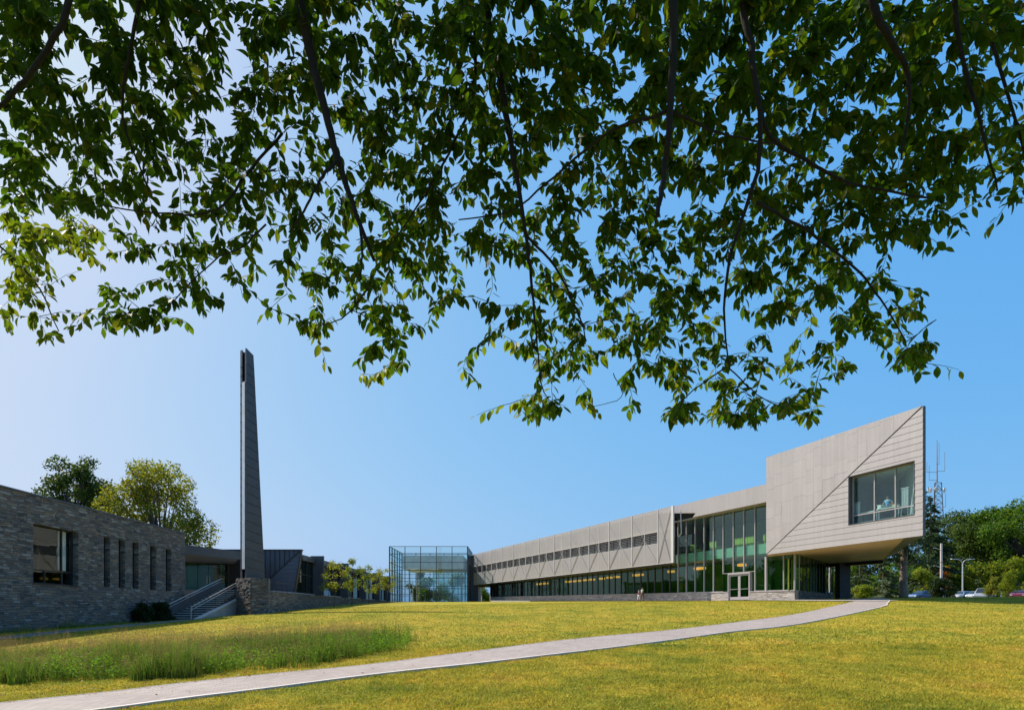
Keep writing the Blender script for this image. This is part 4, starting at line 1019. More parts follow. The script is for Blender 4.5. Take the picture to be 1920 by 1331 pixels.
for px, Y, c, rz, tall, lab in ((1731, 88, (.05, .09, .18), .3, 0, 'blue car under the dark spruce'), (1752, 89, (.35, .47, .55), .35, 0, 'pale blue car under the dark spruce, beside the slim pole'),
        (1803, 93, (.40, .42, .44), .5, 0, 'silver car at the foot of the double-armed lamp post'), (1819, 94, (.07, .16, .32), .5, 0, 'dark blue car right of the double-armed lamp post'),
        (1833, 92, (.65, .65, .64), .6, 0, 'white car left of the tall silver one'), (1845, 87, (.42, .43, .44), .7, .3, 'tall silver car left of the conical shrubs'),
        (1911, 86, (.25, .03, .04), .8, 0, 'red car right of the conical shrubs'), (1925, 92, (.3, .32, .36), .8, .2, 'tall grey car at the right edge behind the shrubs')):
    x = P(px, 0, Y).x; car(lab, paint('car_paint', c), (x, Y, gz(x, Y)-.12), rz, tall)
q = MB(); 
v = []
xs2 = np.linspace(55, 110, 23); ys2 = np.linspace(82, 125, 20)
XX2, YY2 = np.meshgrid(xs2, ys2); i2 = np.arange(len(xs2)*len(ys2)).reshape(len(ys2), len(xs2))
struct(npmesh('car_park', np.stack([XX2, YY2, GZ(XX2, YY2)+.03-.0], -1).reshape(-1, 3), np.stack([i2[:-1, :-1], i2[:-1, 1:], i2[1:, 1:], i2[1:, :-1]], -1).reshape(-1), 4, M['asphalt'], smooth=True))
# asphalt walk along the stone building
gw = [Vector((-22.6, 14, 0)), Vector((-22.4, 24, 0)), Vector((-22.8, 33, 0)), Vector((-23.2, 40, 0)), Vector((-23.5, 44.4, 0))]
gw2 = [p+Vector((1.5, 0, 0)) for p in gw]
strip('side_path', catmull(gw, 6), catmull(gw2, 6), M['sidepath'], .03, 2)

# ------------------------------------------------------------------ people
def skinmesh(name, chains, mat, parent, sub=1, props=None):
    """chains: lists of (point, radius); points shared by coordinates join"""
    me = bpy.data.meshes.new(name); key = {}; vs = []; rs = []; es = []
    for ch in chains:
        prev = None
        for p, r in ch:
            k = tuple(round(c, 4) for c in p)
            if k not in key: key[k] = len(vs); vs.append(p); rs.append(r)
            i = key[k]
            if prev is not None and prev != i: es.append((prev, i))
            prev = i
    me.from_pydata(vs, es, [])
    o = bpy.data.objects.new(name, me); COL.objects.link(o)
    m = o.modifiers.new('skin', 'SKIN'); m.use_smooth_shade = True
    for i, r in enumerate(rs):
        d = me.skin_vertices[0].data[i]; d.radius = (r, r) if not hasattr(r, '__len__') else r; d.use_root = (i == 0)
    s_ = o.modifiers.new('sub', 'SUBSURF'); s_.levels = sub; s_.render_levels = sub
    dg = bpy.context.evaluated_depsgraph_get(); dg.update()
    em = bpy.data.meshes.new_from_object(o.evaluated_get(dg)); em.name = name
    o.modifiers.clear(); o.data = em; em.materials.clear(); em.materials.append(mat)
    for p in em.polygons: p.use_smooth = True
    o.parent = parent
    return o
def person(label, loc, rz, h, skin, hair, top, legs, arms, stride=.12, group=None, skirt=False, lean=0, hat=None, longhair=False):
    """arms: (elbow, hand) for right and left relative to the shoulder; faces -Y"""
    t = thing('person', label, 'person', loc, rz, group); t.scale = (h/1.75,)*3
    pel = (0, 0, .95); ch = (0, -lean, 1.28); sh = (0, -lean*1.2, 1.42); nk = (0, -lean*1.3, 1.50); hd = (0, -lean*1.4-.01, 1.60); tp = (0, -lean*1.4, 1.70)
    body = [[(pel, (.15, .11)), (ch, (.15, .11)), (sh, (.12, .09)), (nk, .052), (hd, (.078, .092)), (tp, (.066, .076))], [(hd, (.078, .092)), ((0, -lean*1.4-.115, 1.60), .014)]]
    legsc = []; sleeves = []
    for sx, st_ in ((-1, stride), (1, -stride)):
        hip = (sx*.09, 0, .90); kn = (sx*.10, -st_-.02, .50); an_ = (sx*.10, -st_+.04*(1 if st_ < 0 else 0), .09); toe = (sx*.11, an_[1]-.17, .035)
        legsc.append([(pel, (.15, .11)), (hip, .088), (kn, .058), (an_, .040), (toe, .03)])
    for i, sx in enumerate((-1, 1)):
        so = (sx*.18, sh[1], 1.41); el, ha = arms[i]
        e_ = tuple(so[j]+el[j] for j in range(3)); h_ = tuple(so[j]+ha[j] for j in range(3))
        body.append([(sh, (.12, .09)), (so, .055), (e_, .040), (h_, .026)])
        mid = tuple(so[j]*.45+e_[j]*.55 for j in range(3)); sleeves.append([(sh, (.135, .105)), (so, .068), (mid, .055)])
        d = (Vector(h_)-Vector(e_)).normalized(); side = d.cross(Vector((0, 1, .3))).normalized()
        pm = Vector(h_)+d*.06
        for j in range(4):
            off = side*(.018*(j-1.5)); ln = (.055, .068, .064, .048)[j]
            body.append([(h_, .026), (tuple(pm+off), .010), (tuple(pm+off+d*ln*.6), .009), (tuple(pm+off+d*ln+Vector((0, 0, -.012))), .007)])
        body.append([(h_, .026), (tuple(Vector(h_)+d*.03+side*-.035+Vector((0, -.01, 0))), .010), (tuple(Vector(h_)+d*.065+side*-.045), .008)])
    skinmesh('body', body+legsc, skin, t)
    big = [[(tuple(p), (r[0]+.018, r[1]+.018) if hasattr(r, '__len__') else r+.016) for p, r in c] for c in legsc]
    if skirt:
        skinmesh('skirt', [[(pel, (.17, .14)), ((0, 0, .78), (.19, .16)), ((0, 0, .58), (.22, .19))]], top, t)
    else: skinmesh('trousers', [c[:-1] for c in big], legs, t)
    skinmesh('shirt', [[((0, 0, .90), (.165, .125)), (ch, (.165, .125)), (sh, (.135, .105))]]+sleeves, top, t)
    hc = [[((0, hd[1]+.03, 1.60), (.078, .07)), ((0, tp[1]+.015, 1.675), (.082, .085)), ((0, tp[1], 1.715), (.055, .06))]]
    if longhair: hc.append([((0, hd[1]+.03, 1.60), (.078, .07)), ((0, hd[1]+.06, 1.48), (.06, .03)), ((0, hd[1]+.07, 1.38), (.04, .02))])
    skinmesh('hair', hc, hair, t)
    q = MB()
    for sx in (-1, 1): q.ball((sx*.03, hd[1]-.088, 1.615), (.012, .006, .008), 8, 5)
    q.build('eyes', M['navy'], t)
    q = MB()
    for sx in (-1, 1): q.prism([(sx*.07, legsc[0 if sx < 0 else 1][3][0][1]+.05, .0), (sx*.15, legsc[0 if sx < 0 else 1][3][0][1]+.05, .0), (sx*.15, legsc[0 if sx < 0 else 1][3][0][1]-.2, .0), (sx*.07, legsc[0 if sx < 0 else 1][3][0][1]-.2, .0)], (0, 0, .07))
    q.build('shoes', M['navy'], t)
    if hat: 
        q = MB(); q.ball((0, tp[1]+.01, 1.70), (.105, .115, .09)); q.tube([(0, tp[1]-.03, 1.675), (0, tp[1]-.03, 1.69)], [.15, .14], 14); q.build('hat', hat, t)
    return t
DOWN = ((-.04, .02, -.29), (-.05, -.04, -.54)); DOWN2 = ((.04, .0, -.29), (.05, -.1, -.53))
PUSH = ((-.03, -.05, -.27), (-.02, -.32, -.36)); PUSH2 = ((.03, -.05, -.27), (.02, -.32, -.36))
px_ = P(1204.3, 0, 75.0)
person('woman with auburn hair in a mint top walking along the stone base', (px_.x, px_.y, gz(px_.x, px_.y)+.06), math.radians(-65), 1.66, M['skin2'], M['hair'], M['mint'], surf('brown_cloth', (.16, .09, .05), .8), (PUSH, PUSH2), .16, longhair=True)
px2 = P(1197.8, 0, 75.6)
person('child in a white hat and plum shirt walking ahead of the woman', (px2.x, px2.y, gz(px2.x, px2.y)+.06), math.radians(-65), 1.22, M['skin2'], M['hairb'], M['plum'], M['whitec'], (DOWN, DOWN2), .14, hat=M['whitec'])
pd = W.p(W.s_(1389), 0, -1.3)
person('person in a yellow top standing just inside the glass doors', (pd.x, pd.y, 2.95), math.radians(-75), 1.62, M['skin'], M['hairb'], M['yellow'], M['navy'], (DOWN, PUSH2), .03)
# the two in the picture window
def kb(a, o): p = K.p(a, 8.38, o); return (p.x, p.y, p.z)
def s_at(px, o):
    b_ = min((abs(K.p(s_, 0, o).x/K.p(s_, 0, o).y-(px-CX)/F), s_) for s_ in np.arange(8, 15, .02)); return float(b_[1])
rk = math.atan2(K.N.y, K.N.x)+math.pi/2
person('white-haired man in a blue shirt leaning on the table, hand on hip', kb(s_at(1665, -1.35), -1.35), rk, 1.78, M['skin'], M['hairg'], M['blue'], M['navy'], (((-.14, -.05, -.24), (-.06, -.3, -.42)), ((.24, .06, -.2), (.06, -.02, -.40))), .02, lean=.06)
person('person in dark clothes with brown hair further back behind the table', kb(s_at(1641, -2.3), -2.3), rk+.5, 1.72, M['skin'], M['hair'], M['navy'], M['navy'], (((-.12, -.1, -.22), (.05, -.35, -.2)), DOWN2), .02)
def tbl(a0, a1, o0, o1, z, label):
    t = worldthing('table', label, 'table', tuple(K.p((a0+a1)/2, 8.38, (o0+o1)/2)), 'tables in the picture window')
    q = MB(); K.box(q, a0, a1, z, z+.05, o1, o0); q.build('tabletop', M['paper'], t)
    for a in (a0+.1, a1-.1):
        for o in (o0-.1, o1+.1):
            q = MB(); K.box(q, a-.03, a+.03, 8.38, z, o-.03, o+.03); q.build('leg', M['steel'], t)
tbl(10.7, 12.7, -.6, -1.05, 9.12, 'table under the paper stacks where the man leans'); tbl(9.2, 10.5, -.8, -1.4, 9.1, 'empty table left of the one the man leans on')
def board(a0, a1, o, z0, z1, label, slope=0):
    t = worldthing('model_frame', label, 'frame', tuple(K.p((a0+a1)/2, 8.38, o)), 'white slatted frames in the picture window')
    q = MB(); K.box(q, a0-.06, a1+.06, z1, z1+.05, o-.03, o+.03)
    for a in np.linspace(a0, a1-.03, 5): K.box(q, a, a+.035, z0, z1, o-.02, o+.02)
    K.box(q, a0, a1, z0, z0+.04, o-.02, o+.02); q.build('frame', M['white'], t)
    q = MB(); K.box(q, a0, a1, z0+.1, z1-.05, o-.03, o-.022); q.build('sheet', M['paper'], t)
    q = MB(); K.box(q, a0, a0+.04, 8.38, z0, o-.02, o+.02); K.box(q, a1-.04, a1, 8.38, z0, o-.02, o+.02); q.build('leg', M['steel'], t)
board(s_at(1601, -.7), s_at(1612, -.7), -.7, 9.0, 9.95, 'white slatted frame at the left end of the picture window'); board(s_at(1690, -.6), s_at(1703, -.6), -.6, 9.0, 10.3, 'white slatted frame at the right end of the picture window')
q = MB()
for i in range(7):
    dx = random.uniform(-.04, .04); K.box(q, s_at(1651, -.8)-.2+dx, s_at(1651, -.8)+.2+dx, 9.17+.045*i, 9.21+.045*i, -1.0, -.7)
tag(q.build('paper_stack', M['paper'], None), 'stack of papers on the table left of the man in blue', 'paper stack')
q = MB()
for i in range(4):
    dx = random.uniform(-.05, .05); K.box(q, s_at(1679, -.8)-.2+dx, s_at(1679, -.8)+.2+dx, 9.17+.045*i, 9.21+.045*i, -1.0, -.7)
tag(q.build('paper_stack', M['wood'], None), 'low pile of folders on the table right of the man in blue', 'folders')

# ------------------------------------------------------------------ background trees
def leafcloud(n, centers, radii, size, shell=.55, flat=.8, seed=0, quad=True):
    r = np.random.default_rng(seed); C_ = np.asarray(centers, float); R_ = np.asarray(radii, float)
    w = R_.prod(1)**(2/3) if R_.ndim == 2 else R_**2; i = r.choice(len(C_), n, p=w/w.sum())
    d = r.normal(size=(n, 3)); d /= np.linalg.norm(d, axis=1)[:, None]
    rad = r.uniform(shell, 1, n)**.7
    R2 = R_[i] if R_.ndim == 2 else R_[i][:, None]*np.array([1, 1, flat])
    c = C_[i]+d*R2*rad[:, None]
    c += r.normal(size=(n, 3))*size*1.2
    # leaf facing: mostly outwards/up, jittered
    nn_ = d*.5+r.normal(size=(n, 3))*.7+np.array([0, 0, .4]); nn_ /= np.linalg.norm(nn_, axis=1)[:, None]
    a = np.cross(nn_, r.normal(size=(n, 3))); a /= np.linalg.norm(a, axis=1)[:, None]; b = np.cross(nn_, a)
    s = size*r.uniform(.6, 1.4, n)[:, None]
    v = np.stack([c-a*s, c-b*s*.55, c+a*s, c+b*s*.55], 1).reshape(-1, 3)
    return v, np.arange(n*4)
def limbs(mbx, base, h, centers, radii, r0, rnd):
    trunk_top = Vector((base[0]+rnd.uniform(-.2, .2), base[1], base[2]+h*.45)); 
    mbx.tube([base, Vector(base).lerp(trunk_top, .5)+Vector((rnd.uniform(-.1, .1), 0, 0)), trunk_top], [r0, r0*.8, r0*.62], 10)
    for c, r in zip(centers, radii):
        c = Vector(c); m_ = trunk_top.lerp(c, .5)+Vector((0, 0, -.1*h*.3))
        mbx.tube([trunk_top-Vector((0, 0, h*.08)), m_, c], [r0*.4, r0*.24, r0*.07], 6)
def tree(name, label, cat, x, y, z, h, w, leaf, n, size, seed, lumps=14, bot=.25, group=None, barkm='bark2', shell=.5, r0=None, shape=None, tx=1.0, lr=(.13, .22)):
    rnd = random.Random(seed); t = thing(name, label, cat, (x, y, z), 0, group); C_ = []; R_ = []
    for i in range(lumps):
        zz = rnd.uniform(bot, .92); prof = math.sin(math.pi*min(1, max(.05, (zz-bot*.6)/(1.02-bot*.6))))**.6 if shape is None else shape(zz)
        a = rnd.uniform(0, 2*math.pi); rr = w/2*prof*math.sqrt(rnd.uniform(.05, 1))*.85
        C_.append((rr*math.cos(a)*tx, rr*math.sin(a), zz*h)); R_.append(w*rnd.uniform(*lr))
    q = MB(); limbs(q, (0, 0, -.3), h, C_, R_, r0 or h*.02, rnd); q.build('trunk', M[barkm], t, smooth=True)
    v, f = leafcloud(n, C_, R_, size, shell, .75, seed)
    npmesh('crown', v, f, 4, leafm[leaf], t); return t
def conifer(label, x, y, z, h, w, leaf, n, seed, group=None, bare=.1, barkm='bark2', size=.22, r0=None):
    r = np.random.default_rng(seed); t = thing('spruce_tree', label, 'tree', (x, y, z), 0, group)
    q = MB(); q.tube([(0, 0, -.3), (0, 0, h*.5), (0, 0, h)], [r0 or h*.02, (r0 or h*.02)*.6, .03], 10)
    V = []; nb = int(h*5)
    for i in range(nb):
        zz = h*(bare+(1-bare)*(i/nb)); L_ = w/2*(1-(zz/h-bare)/(1-bare))**.8*r.uniform(.7, 1.1)+.15; a = r.uniform(0, 6.283)
        d = np.array([math.cos(a), math.sin(a), 0]); drop = -.22*L_
        q.tube([(0, 0, zz), tuple(d*L_*.6+np.array([0, 0, zz+drop*.3])), tuple(d*L_+np.array([0, 0, zz+drop]))], [.05, .03, .01], 4)
        m_ = max(4, int(n/nb*(L_/(w/3))))
        tt = r.uniform(.12, 1, m_)[:, None]; c = d*L_*tt+np.array([0, 0, zz])+np.array([0, 0, drop])*tt**1.6
        sd = np.array([-d[1], d[0], 0]); c = c+sd*r.normal(size=(m_, 1))*L_*.16*(1.1-tt)+np.array([0, 0, 1])*r.normal(size=(m_, 1))*.1
        nn_ = np.array([0, 0, 1.])+r.normal(size=(m_, 3))*.45; aa = d+sd*r.normal(size=(m_, 1))*.8+np.array([0, 0, -.5])+r.normal(size=(m_, 3))*.2
        aa /= np.linalg.norm(aa, axis=1)[:, None]; bb = np.cross(nn_, aa); bb /= np.linalg.norm(bb, axis=1)[:, None]; s = size*r.uniform(.6, 1.5, m_)[:, None]
        V.append(np.stack([c-aa*s, c-bb*s*.3, c+aa*s, c+bb*s*.3], 1).reshape(-1, 3))
    q.build('trunk', M[barkm], t, smooth=True)
    V = np.concatenate(V); npmesh('crown', V, np.arange(len(V)), 4, leafm[leaf], t); return t
def T(px, ytop, Y, w_px, leaf, n, size, seed, label, name='leafy_tree', zg=None, **kw):
    x = P(px, 0, Y).x; z = gz(x, Y) if zg is None else zg
    h = (P(px, ytop, Y).z-z)*1.05; w = w_px/F*Y
    return tree(name, label, kw.pop('cat', 'tree'), x, Y, z, h, w, leaf, n, size, seed, **kw)
# behind the stone building
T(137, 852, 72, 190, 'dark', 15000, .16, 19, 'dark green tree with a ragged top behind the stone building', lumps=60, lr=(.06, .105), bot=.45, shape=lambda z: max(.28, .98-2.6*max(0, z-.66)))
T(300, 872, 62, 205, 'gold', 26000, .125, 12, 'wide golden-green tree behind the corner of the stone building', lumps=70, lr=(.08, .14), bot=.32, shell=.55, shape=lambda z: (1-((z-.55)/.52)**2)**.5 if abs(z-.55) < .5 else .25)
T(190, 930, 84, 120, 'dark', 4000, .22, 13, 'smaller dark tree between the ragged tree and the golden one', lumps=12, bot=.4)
for i, (x_, y_, h_) in enumerate(((-58, 66, 13), (-62, 78, 14), (-66, 91, 14), (-58, 100, 11), (-70, 106, 14), (-48, 90, 10))):
    tree('leafy_tree', 'tree mirrored in the green glass, %s from the near side' % 'first second third fourth fifth sixth'.split()[i], 'tree', x_, y_, 1.5, h_, 11, 'dark', 3000, .38, 80+i, lumps=14, bot=.15, group='trees beyond the stone building mirrored in the glass')
# saplings
for i, (px, yt, Y, wp, sd) in enumerate(((625, 1044, 62, 50, 21), (660, 1046, 68, 36, 22), (691, 1058, 75, 34, 23), (710, 1061, 82, 38, 24), (726, 1062, 89, 30, 25))):
    lab = ['tallest yellow-green sapling, nearest the pillar', 'slim sapling with a sparse top, second from the pillar', 'reddish-green sapling, middle of the row of five', 'yellow sapling, fourth from the pillar', 'small yellow sapling touching the glass pavilion corner'][i]
    T(px, yt, Y, wp, 'sap' if i not in (1, 2) else 'lime', 1100, .08, sd, lab, name='sapling', lumps=13, bot=.3, group='young trees along the low stone wall', shell=.2, r0=.05, shape=lambda z: .55+.9*max(0, .75-abs(z-.5)) if z < .8 else .3)
# dark shrubs by the stairs
for px, Y, w, lab in ((257, 41, 1.5, 'round dark shrub against the stone wall, left one'), (292, 43, 1.7, 'round dark shrub beside the foot of the stairs')):
    x = max(P(px, 0, Y).x, -24.1); tree('shrub', lab, 'shrub', x, Y, gz(x, Y), 1.2, w*.95, 'shade', 6500, .06, 40+px, lumps=26, bot=.12, lr=(.09, .17), shape=lambda z: 1.05-.5*z, group='dark shrubs below the slit windows', r0=.04)
# right side
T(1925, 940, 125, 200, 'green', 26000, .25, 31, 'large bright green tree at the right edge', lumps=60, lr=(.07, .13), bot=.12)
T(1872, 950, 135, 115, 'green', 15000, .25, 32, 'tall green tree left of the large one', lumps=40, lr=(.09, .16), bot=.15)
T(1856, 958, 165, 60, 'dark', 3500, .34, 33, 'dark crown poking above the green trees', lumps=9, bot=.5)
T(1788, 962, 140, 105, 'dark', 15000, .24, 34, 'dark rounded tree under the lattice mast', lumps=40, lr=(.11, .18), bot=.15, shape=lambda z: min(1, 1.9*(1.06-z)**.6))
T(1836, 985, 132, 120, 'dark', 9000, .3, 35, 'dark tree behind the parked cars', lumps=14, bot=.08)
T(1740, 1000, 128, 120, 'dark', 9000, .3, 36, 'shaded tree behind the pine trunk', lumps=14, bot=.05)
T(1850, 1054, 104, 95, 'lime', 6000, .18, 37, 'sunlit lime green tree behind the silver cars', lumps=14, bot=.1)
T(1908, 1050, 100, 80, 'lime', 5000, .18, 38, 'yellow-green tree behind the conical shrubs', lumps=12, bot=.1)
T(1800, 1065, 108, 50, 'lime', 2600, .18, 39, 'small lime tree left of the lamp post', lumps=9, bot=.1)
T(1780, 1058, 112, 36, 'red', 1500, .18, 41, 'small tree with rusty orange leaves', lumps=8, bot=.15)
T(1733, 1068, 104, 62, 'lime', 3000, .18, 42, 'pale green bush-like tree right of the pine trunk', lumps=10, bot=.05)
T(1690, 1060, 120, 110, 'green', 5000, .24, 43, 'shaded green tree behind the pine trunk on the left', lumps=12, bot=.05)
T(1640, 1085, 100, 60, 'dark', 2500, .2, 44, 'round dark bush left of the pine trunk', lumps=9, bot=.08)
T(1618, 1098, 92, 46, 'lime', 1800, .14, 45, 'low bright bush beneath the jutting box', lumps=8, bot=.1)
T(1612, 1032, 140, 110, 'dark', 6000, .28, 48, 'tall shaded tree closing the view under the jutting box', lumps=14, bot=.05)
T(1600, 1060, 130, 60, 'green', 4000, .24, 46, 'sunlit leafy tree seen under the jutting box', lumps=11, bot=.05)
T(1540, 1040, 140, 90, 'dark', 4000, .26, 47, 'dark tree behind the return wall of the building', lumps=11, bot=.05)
conifer('dark layered spruce beside the jutting box', P(1745, 0, 108).x, 108, gz(P(1745, 0, 108).x, 108), P(1745, 925, 108).z-4, 12, 'pine', 9000, 51, size=.30)
conifer('pale blue-green spruce under the jutting box, right one', P(1656, 0, 95).x, 95, gz(P(1656, 0, 95).x, 95), P(0, 1040, 95).z-3.6, 8.0, 'pinep', 6000, 52, 'pale spruces behind the path', size=.22, bare=.03)
conifer('pale blue-green spruce under the jutting box, left one', P(1612, 0, 105).x, 105, gz(P(1612, 0, 105).x, 105), P(0, 1040, 105).z-3.6, 8.5, 'pinep', 6000, 53, 'pale spruces behind the path', size=.22, bare=.03)
T(1766, 1086, 80, 50, 'shade', 6500, .09, 54, 'wide dark shrub at the foot of the slim pole', name='shrub', cat='shrub', lumps=24, bot=.08, lr=(.1, .18), shape=lambda z: 1.1-.75*z, r0=.06)
for i, (px, Y, yt, wp, lab) in enumerate(((1862, 66, 1082, 30, 'small conical shrub with brown tips, left of the pair'), (1890, 64, 1072, 42, 'larger conical shrub, right of the pair'))):
    x = P(px, 0, Y).x; z = gz(x, Y); tree('conical_shrub', lab, 'shrub', x, Y, z, P(0, yt, Y).z-z, wp/F*Y, 'gold' if i == 0 else 'lime', 2600, .07, 60+i, lumps=16, bot=.1, group='conical shrubs on the right lawn', shape=lambda z: 1.15*(1.02-z)+.15, r0=.04)
# big pine: bare trunk with high branches
Yp = 66; xp = P(1694, 0, Yp).x; zp = gz(xp, Yp)
pt = thing('pine_tree', 'big pine with a thick bare trunk rising beside the box', 'tree', (xp, Yp, zp))
q = MB(); q.tube([(0, 0, -.3), (.02, 0, .6), (0, 0, 3), (.3, 0, 8), (.5, 0, 12)], [.52, .40, .34, .26, .1], 14)
r = np.random.default_rng(77); V = []
for i in range(46):
    zz = r.uniform(3.4, 11.6); a = r.uniform(0, 6.28); L_ = r.uniform(1.4, 3.6)*(1.15-zz/22); d = np.array([math.cos(a), math.sin(a), 0])
    q.tube([(.2, 0, zz), tuple(d*L_*.6+np.array([.2, 0, zz+.25])), tuple(d*L_+np.array([.2, 0, zz+.05]))], [.07, .04, .012], 5)
    m_ = 170; tt = r.uniform(.3, 1, m_)[:, None]; c = d*L_*tt+np.array([.2, 0, zz+.15])+r.normal(size=(m_, 3))*np.array([.38, .38, .17])
    aa = r.normal(size=(m_, 3))+d; aa /= np.linalg.norm(aa, axis=1)[:, None]; bb = np.cross(aa, r.normal(size=(m_, 3))); bb /= np.linalg.norm(bb, axis=1)[:, None]
    s = .16*r.uniform(.6, 1.4, m_)[:, None]; V.append(np.stack([c-aa*s, c-bb*s*.25, c+aa*s, c+bb*s*.25], 1).reshape(-1, 3))
q.build('trunk', barkmat('pine_bark', (.10, .065, .05), (.34, .24, .18)), pt, smooth=True); V = np.concatenate(V); npmesh('crown', V, np.arange(len(V)), 4, leafm['pine'], pt)
# trees behind the pavilion and the passage
T(782, 1070, 165, 34, 'dark', 3500, .25, 71, 'dark tree seen through the glass pavilion', lumps=12, bot=.1, zg=3.6)
T(808, 1085, 160, 60, 'green', 3500, .25, 72, 'lower green trees seen through the glass pavilion', lumps=10, bot=.05, zg=3.6)
T(850, 1078, 170, 60, 'lime', 3500, .25, 73, 'sunlit tree behind the frosted inner glass', lumps=10, bot=.05, zg=3.6)
T(909, 1088, 150, 34, 'green', 3000, .2, 74, 'green tree filling the passage under the screen', lumps=10, bot=.02, zg=3.2)
# wooded slope far behind as a mass
r = np.random.default_rng(5); Cn = []; Rn = []
for i in range(120):
    a = r.uniform(0, 1); px = 1500+a*900; Y = r.uniform(165, 215); x = P(px, 0, Y).x; Rn.append(r.uniform(4, 6)); Cn.append((x, Y, gz(x, Y)+r.uniform(1, 9 if px < 1850 else 16)))
v, f = leafcloud(26000, Cn, Rn, .5, .6, .8, 5)
o = npmesh('distant_wood', v, f, 4, leafm['dark']); o['kind'] = 'stuff'; o['label'] = 'far wooded slope behind the car park trees'; o['category'] = 'wood'

# ------------------------------------------------------------------ lawn blades
def inpoly(x, y, poly):
    c = np.zeros(x.shape, bool); n = len(poly)
    for i in range(n):
        x0, y0 = poly[i]; x1, y1 = poly[(i+1) % n]
        k = ((y0 > y) != (y1 > y)) & (x < (x1-x0)*(y-y0)/((y1-y0) or 1e-9)+x0); c ^= k
    return c
pathpoly = [(p.x, p.y) for p in offset(Lc, Uc, 0, -.05)[1]]+[(p.x, p.y) for p in offset(Uc, Lc, 0, .07)[1]][::-1]
meadow_px = [(-120, 1285), (0, 1281), (180, 1277), (330, 1271), (480, 1258), (620, 1242), (740, 1222), (775, 1214), (770, 1203), (690, 1200), (560, 1205), (380, 1222), (200, 1236), (0, 1246), (-120, 1248)]
meadow = [ghit(*p) for p in meadow_px]
def blades(N, ymin, ymax, h, wd, expn, seed):
    r = np.random.default_rng(seed)
    t = r.uniform(0, 1, N); y = (ymin**expn+(ymax**expn-ymin**expn)*t)**(1/expn)
    x = y*r.uniform(-.87, .87, N)+r.uniform(-1, 1, N)
    m = ~inpoly(x, y, pathpoly) & (x > G.C-G.k*y+.1)
    x, y = x[m], y[m]; n = len(x); z = GZ(x, y)
    # clumping
    cl = np.sin(x*3.1+np.sin(y*2.3)*2)*np.sin(y*2.7+np.sin(x*1.9)*2)+.7*np.sin(x*7.3+y*5.1)*np.sin(y*8.2-x*3.3)
    hh = h*r.uniform(.5, 1.25, n)*(1+.35*cl); a = r.uniform(0, 2*np.pi, n); w = wd*r.uniform(.7, 1.3, n)
    la = r.uniform(0, 2*np.pi, n); ln = hh*r.uniform(.3, 1.9, n)
    p0 = np.stack([x-np.cos(a)*w, y-np.sin(a)*w, z-.01], 1); p1 = np.stack([x+np.cos(a)*w, y+np.sin(a)*w, z-.01], 1)
    p2 = np.stack([x+np.cos(la)*ln, y+np.sin(la)*ln, z+np.abs(hh)], 1)
    return np.stack([p0, p1, p2], 1).reshape(-1, 3)
V = np.concatenate([blades(330000, 6.5, 18, .042, .0085, .8, 1), blades(220000, 16, 60, .055, .018, .9, 2)])
o = npmesh('lawn_grass', V, np.arange(len(V)), 3, M['blade']); o['kind'] = 'stuff'; o['label'] = 'short mown yellow-green grass of the lawn'; o['category'] = 'grass'

r = np.random.default_rng(21); n = 900
ii_ = r.integers(0, len(Uc), n); bp2 = np.array([(Uc[i].x, Uc[i].y) for i in ii_]); dd_ = np.array([tuple((Lc[i]-Uc[i]).normalized().xy) for i in ii_])
xy = bp2-dd_*np.abs(r.normal(size=(n, 1)))*.35+r.normal(size=(n, 2))*.25
xy[n//2:] = np.stack([r.uniform(-9, 12, n-n//2), r.uniform(7.5, 24, n-n//2)], 1)
c = np.concatenate([xy, (GZ(xy[:, 0], xy[:, 1])+.055)[:, None]], 1); a = r.uniform(0, 6.28, n)
aa = np.stack([np.cos(a), np.sin(a), r.normal(size=n)*.3], 1); bb = np.stack([-np.sin(a), np.cos(a), r.normal(size=n)*.3], 1); s_ = r.uniform(.02, .04, n)[:, None]
V6 = np.stack([c-aa*s_, c-bb*s_*.5, c+aa*s_, c+bb*s_*.5], 1).reshape(-1, 3)
o = npmesh('fallen_leaves', V6, np.arange(len(V6)), 4, leafm['red']); o['kind'] = 'stuff'; o['label'] = 'rusty fallen leaves scattered along the path and lawn'; o['category'] = 'fallen leaves'
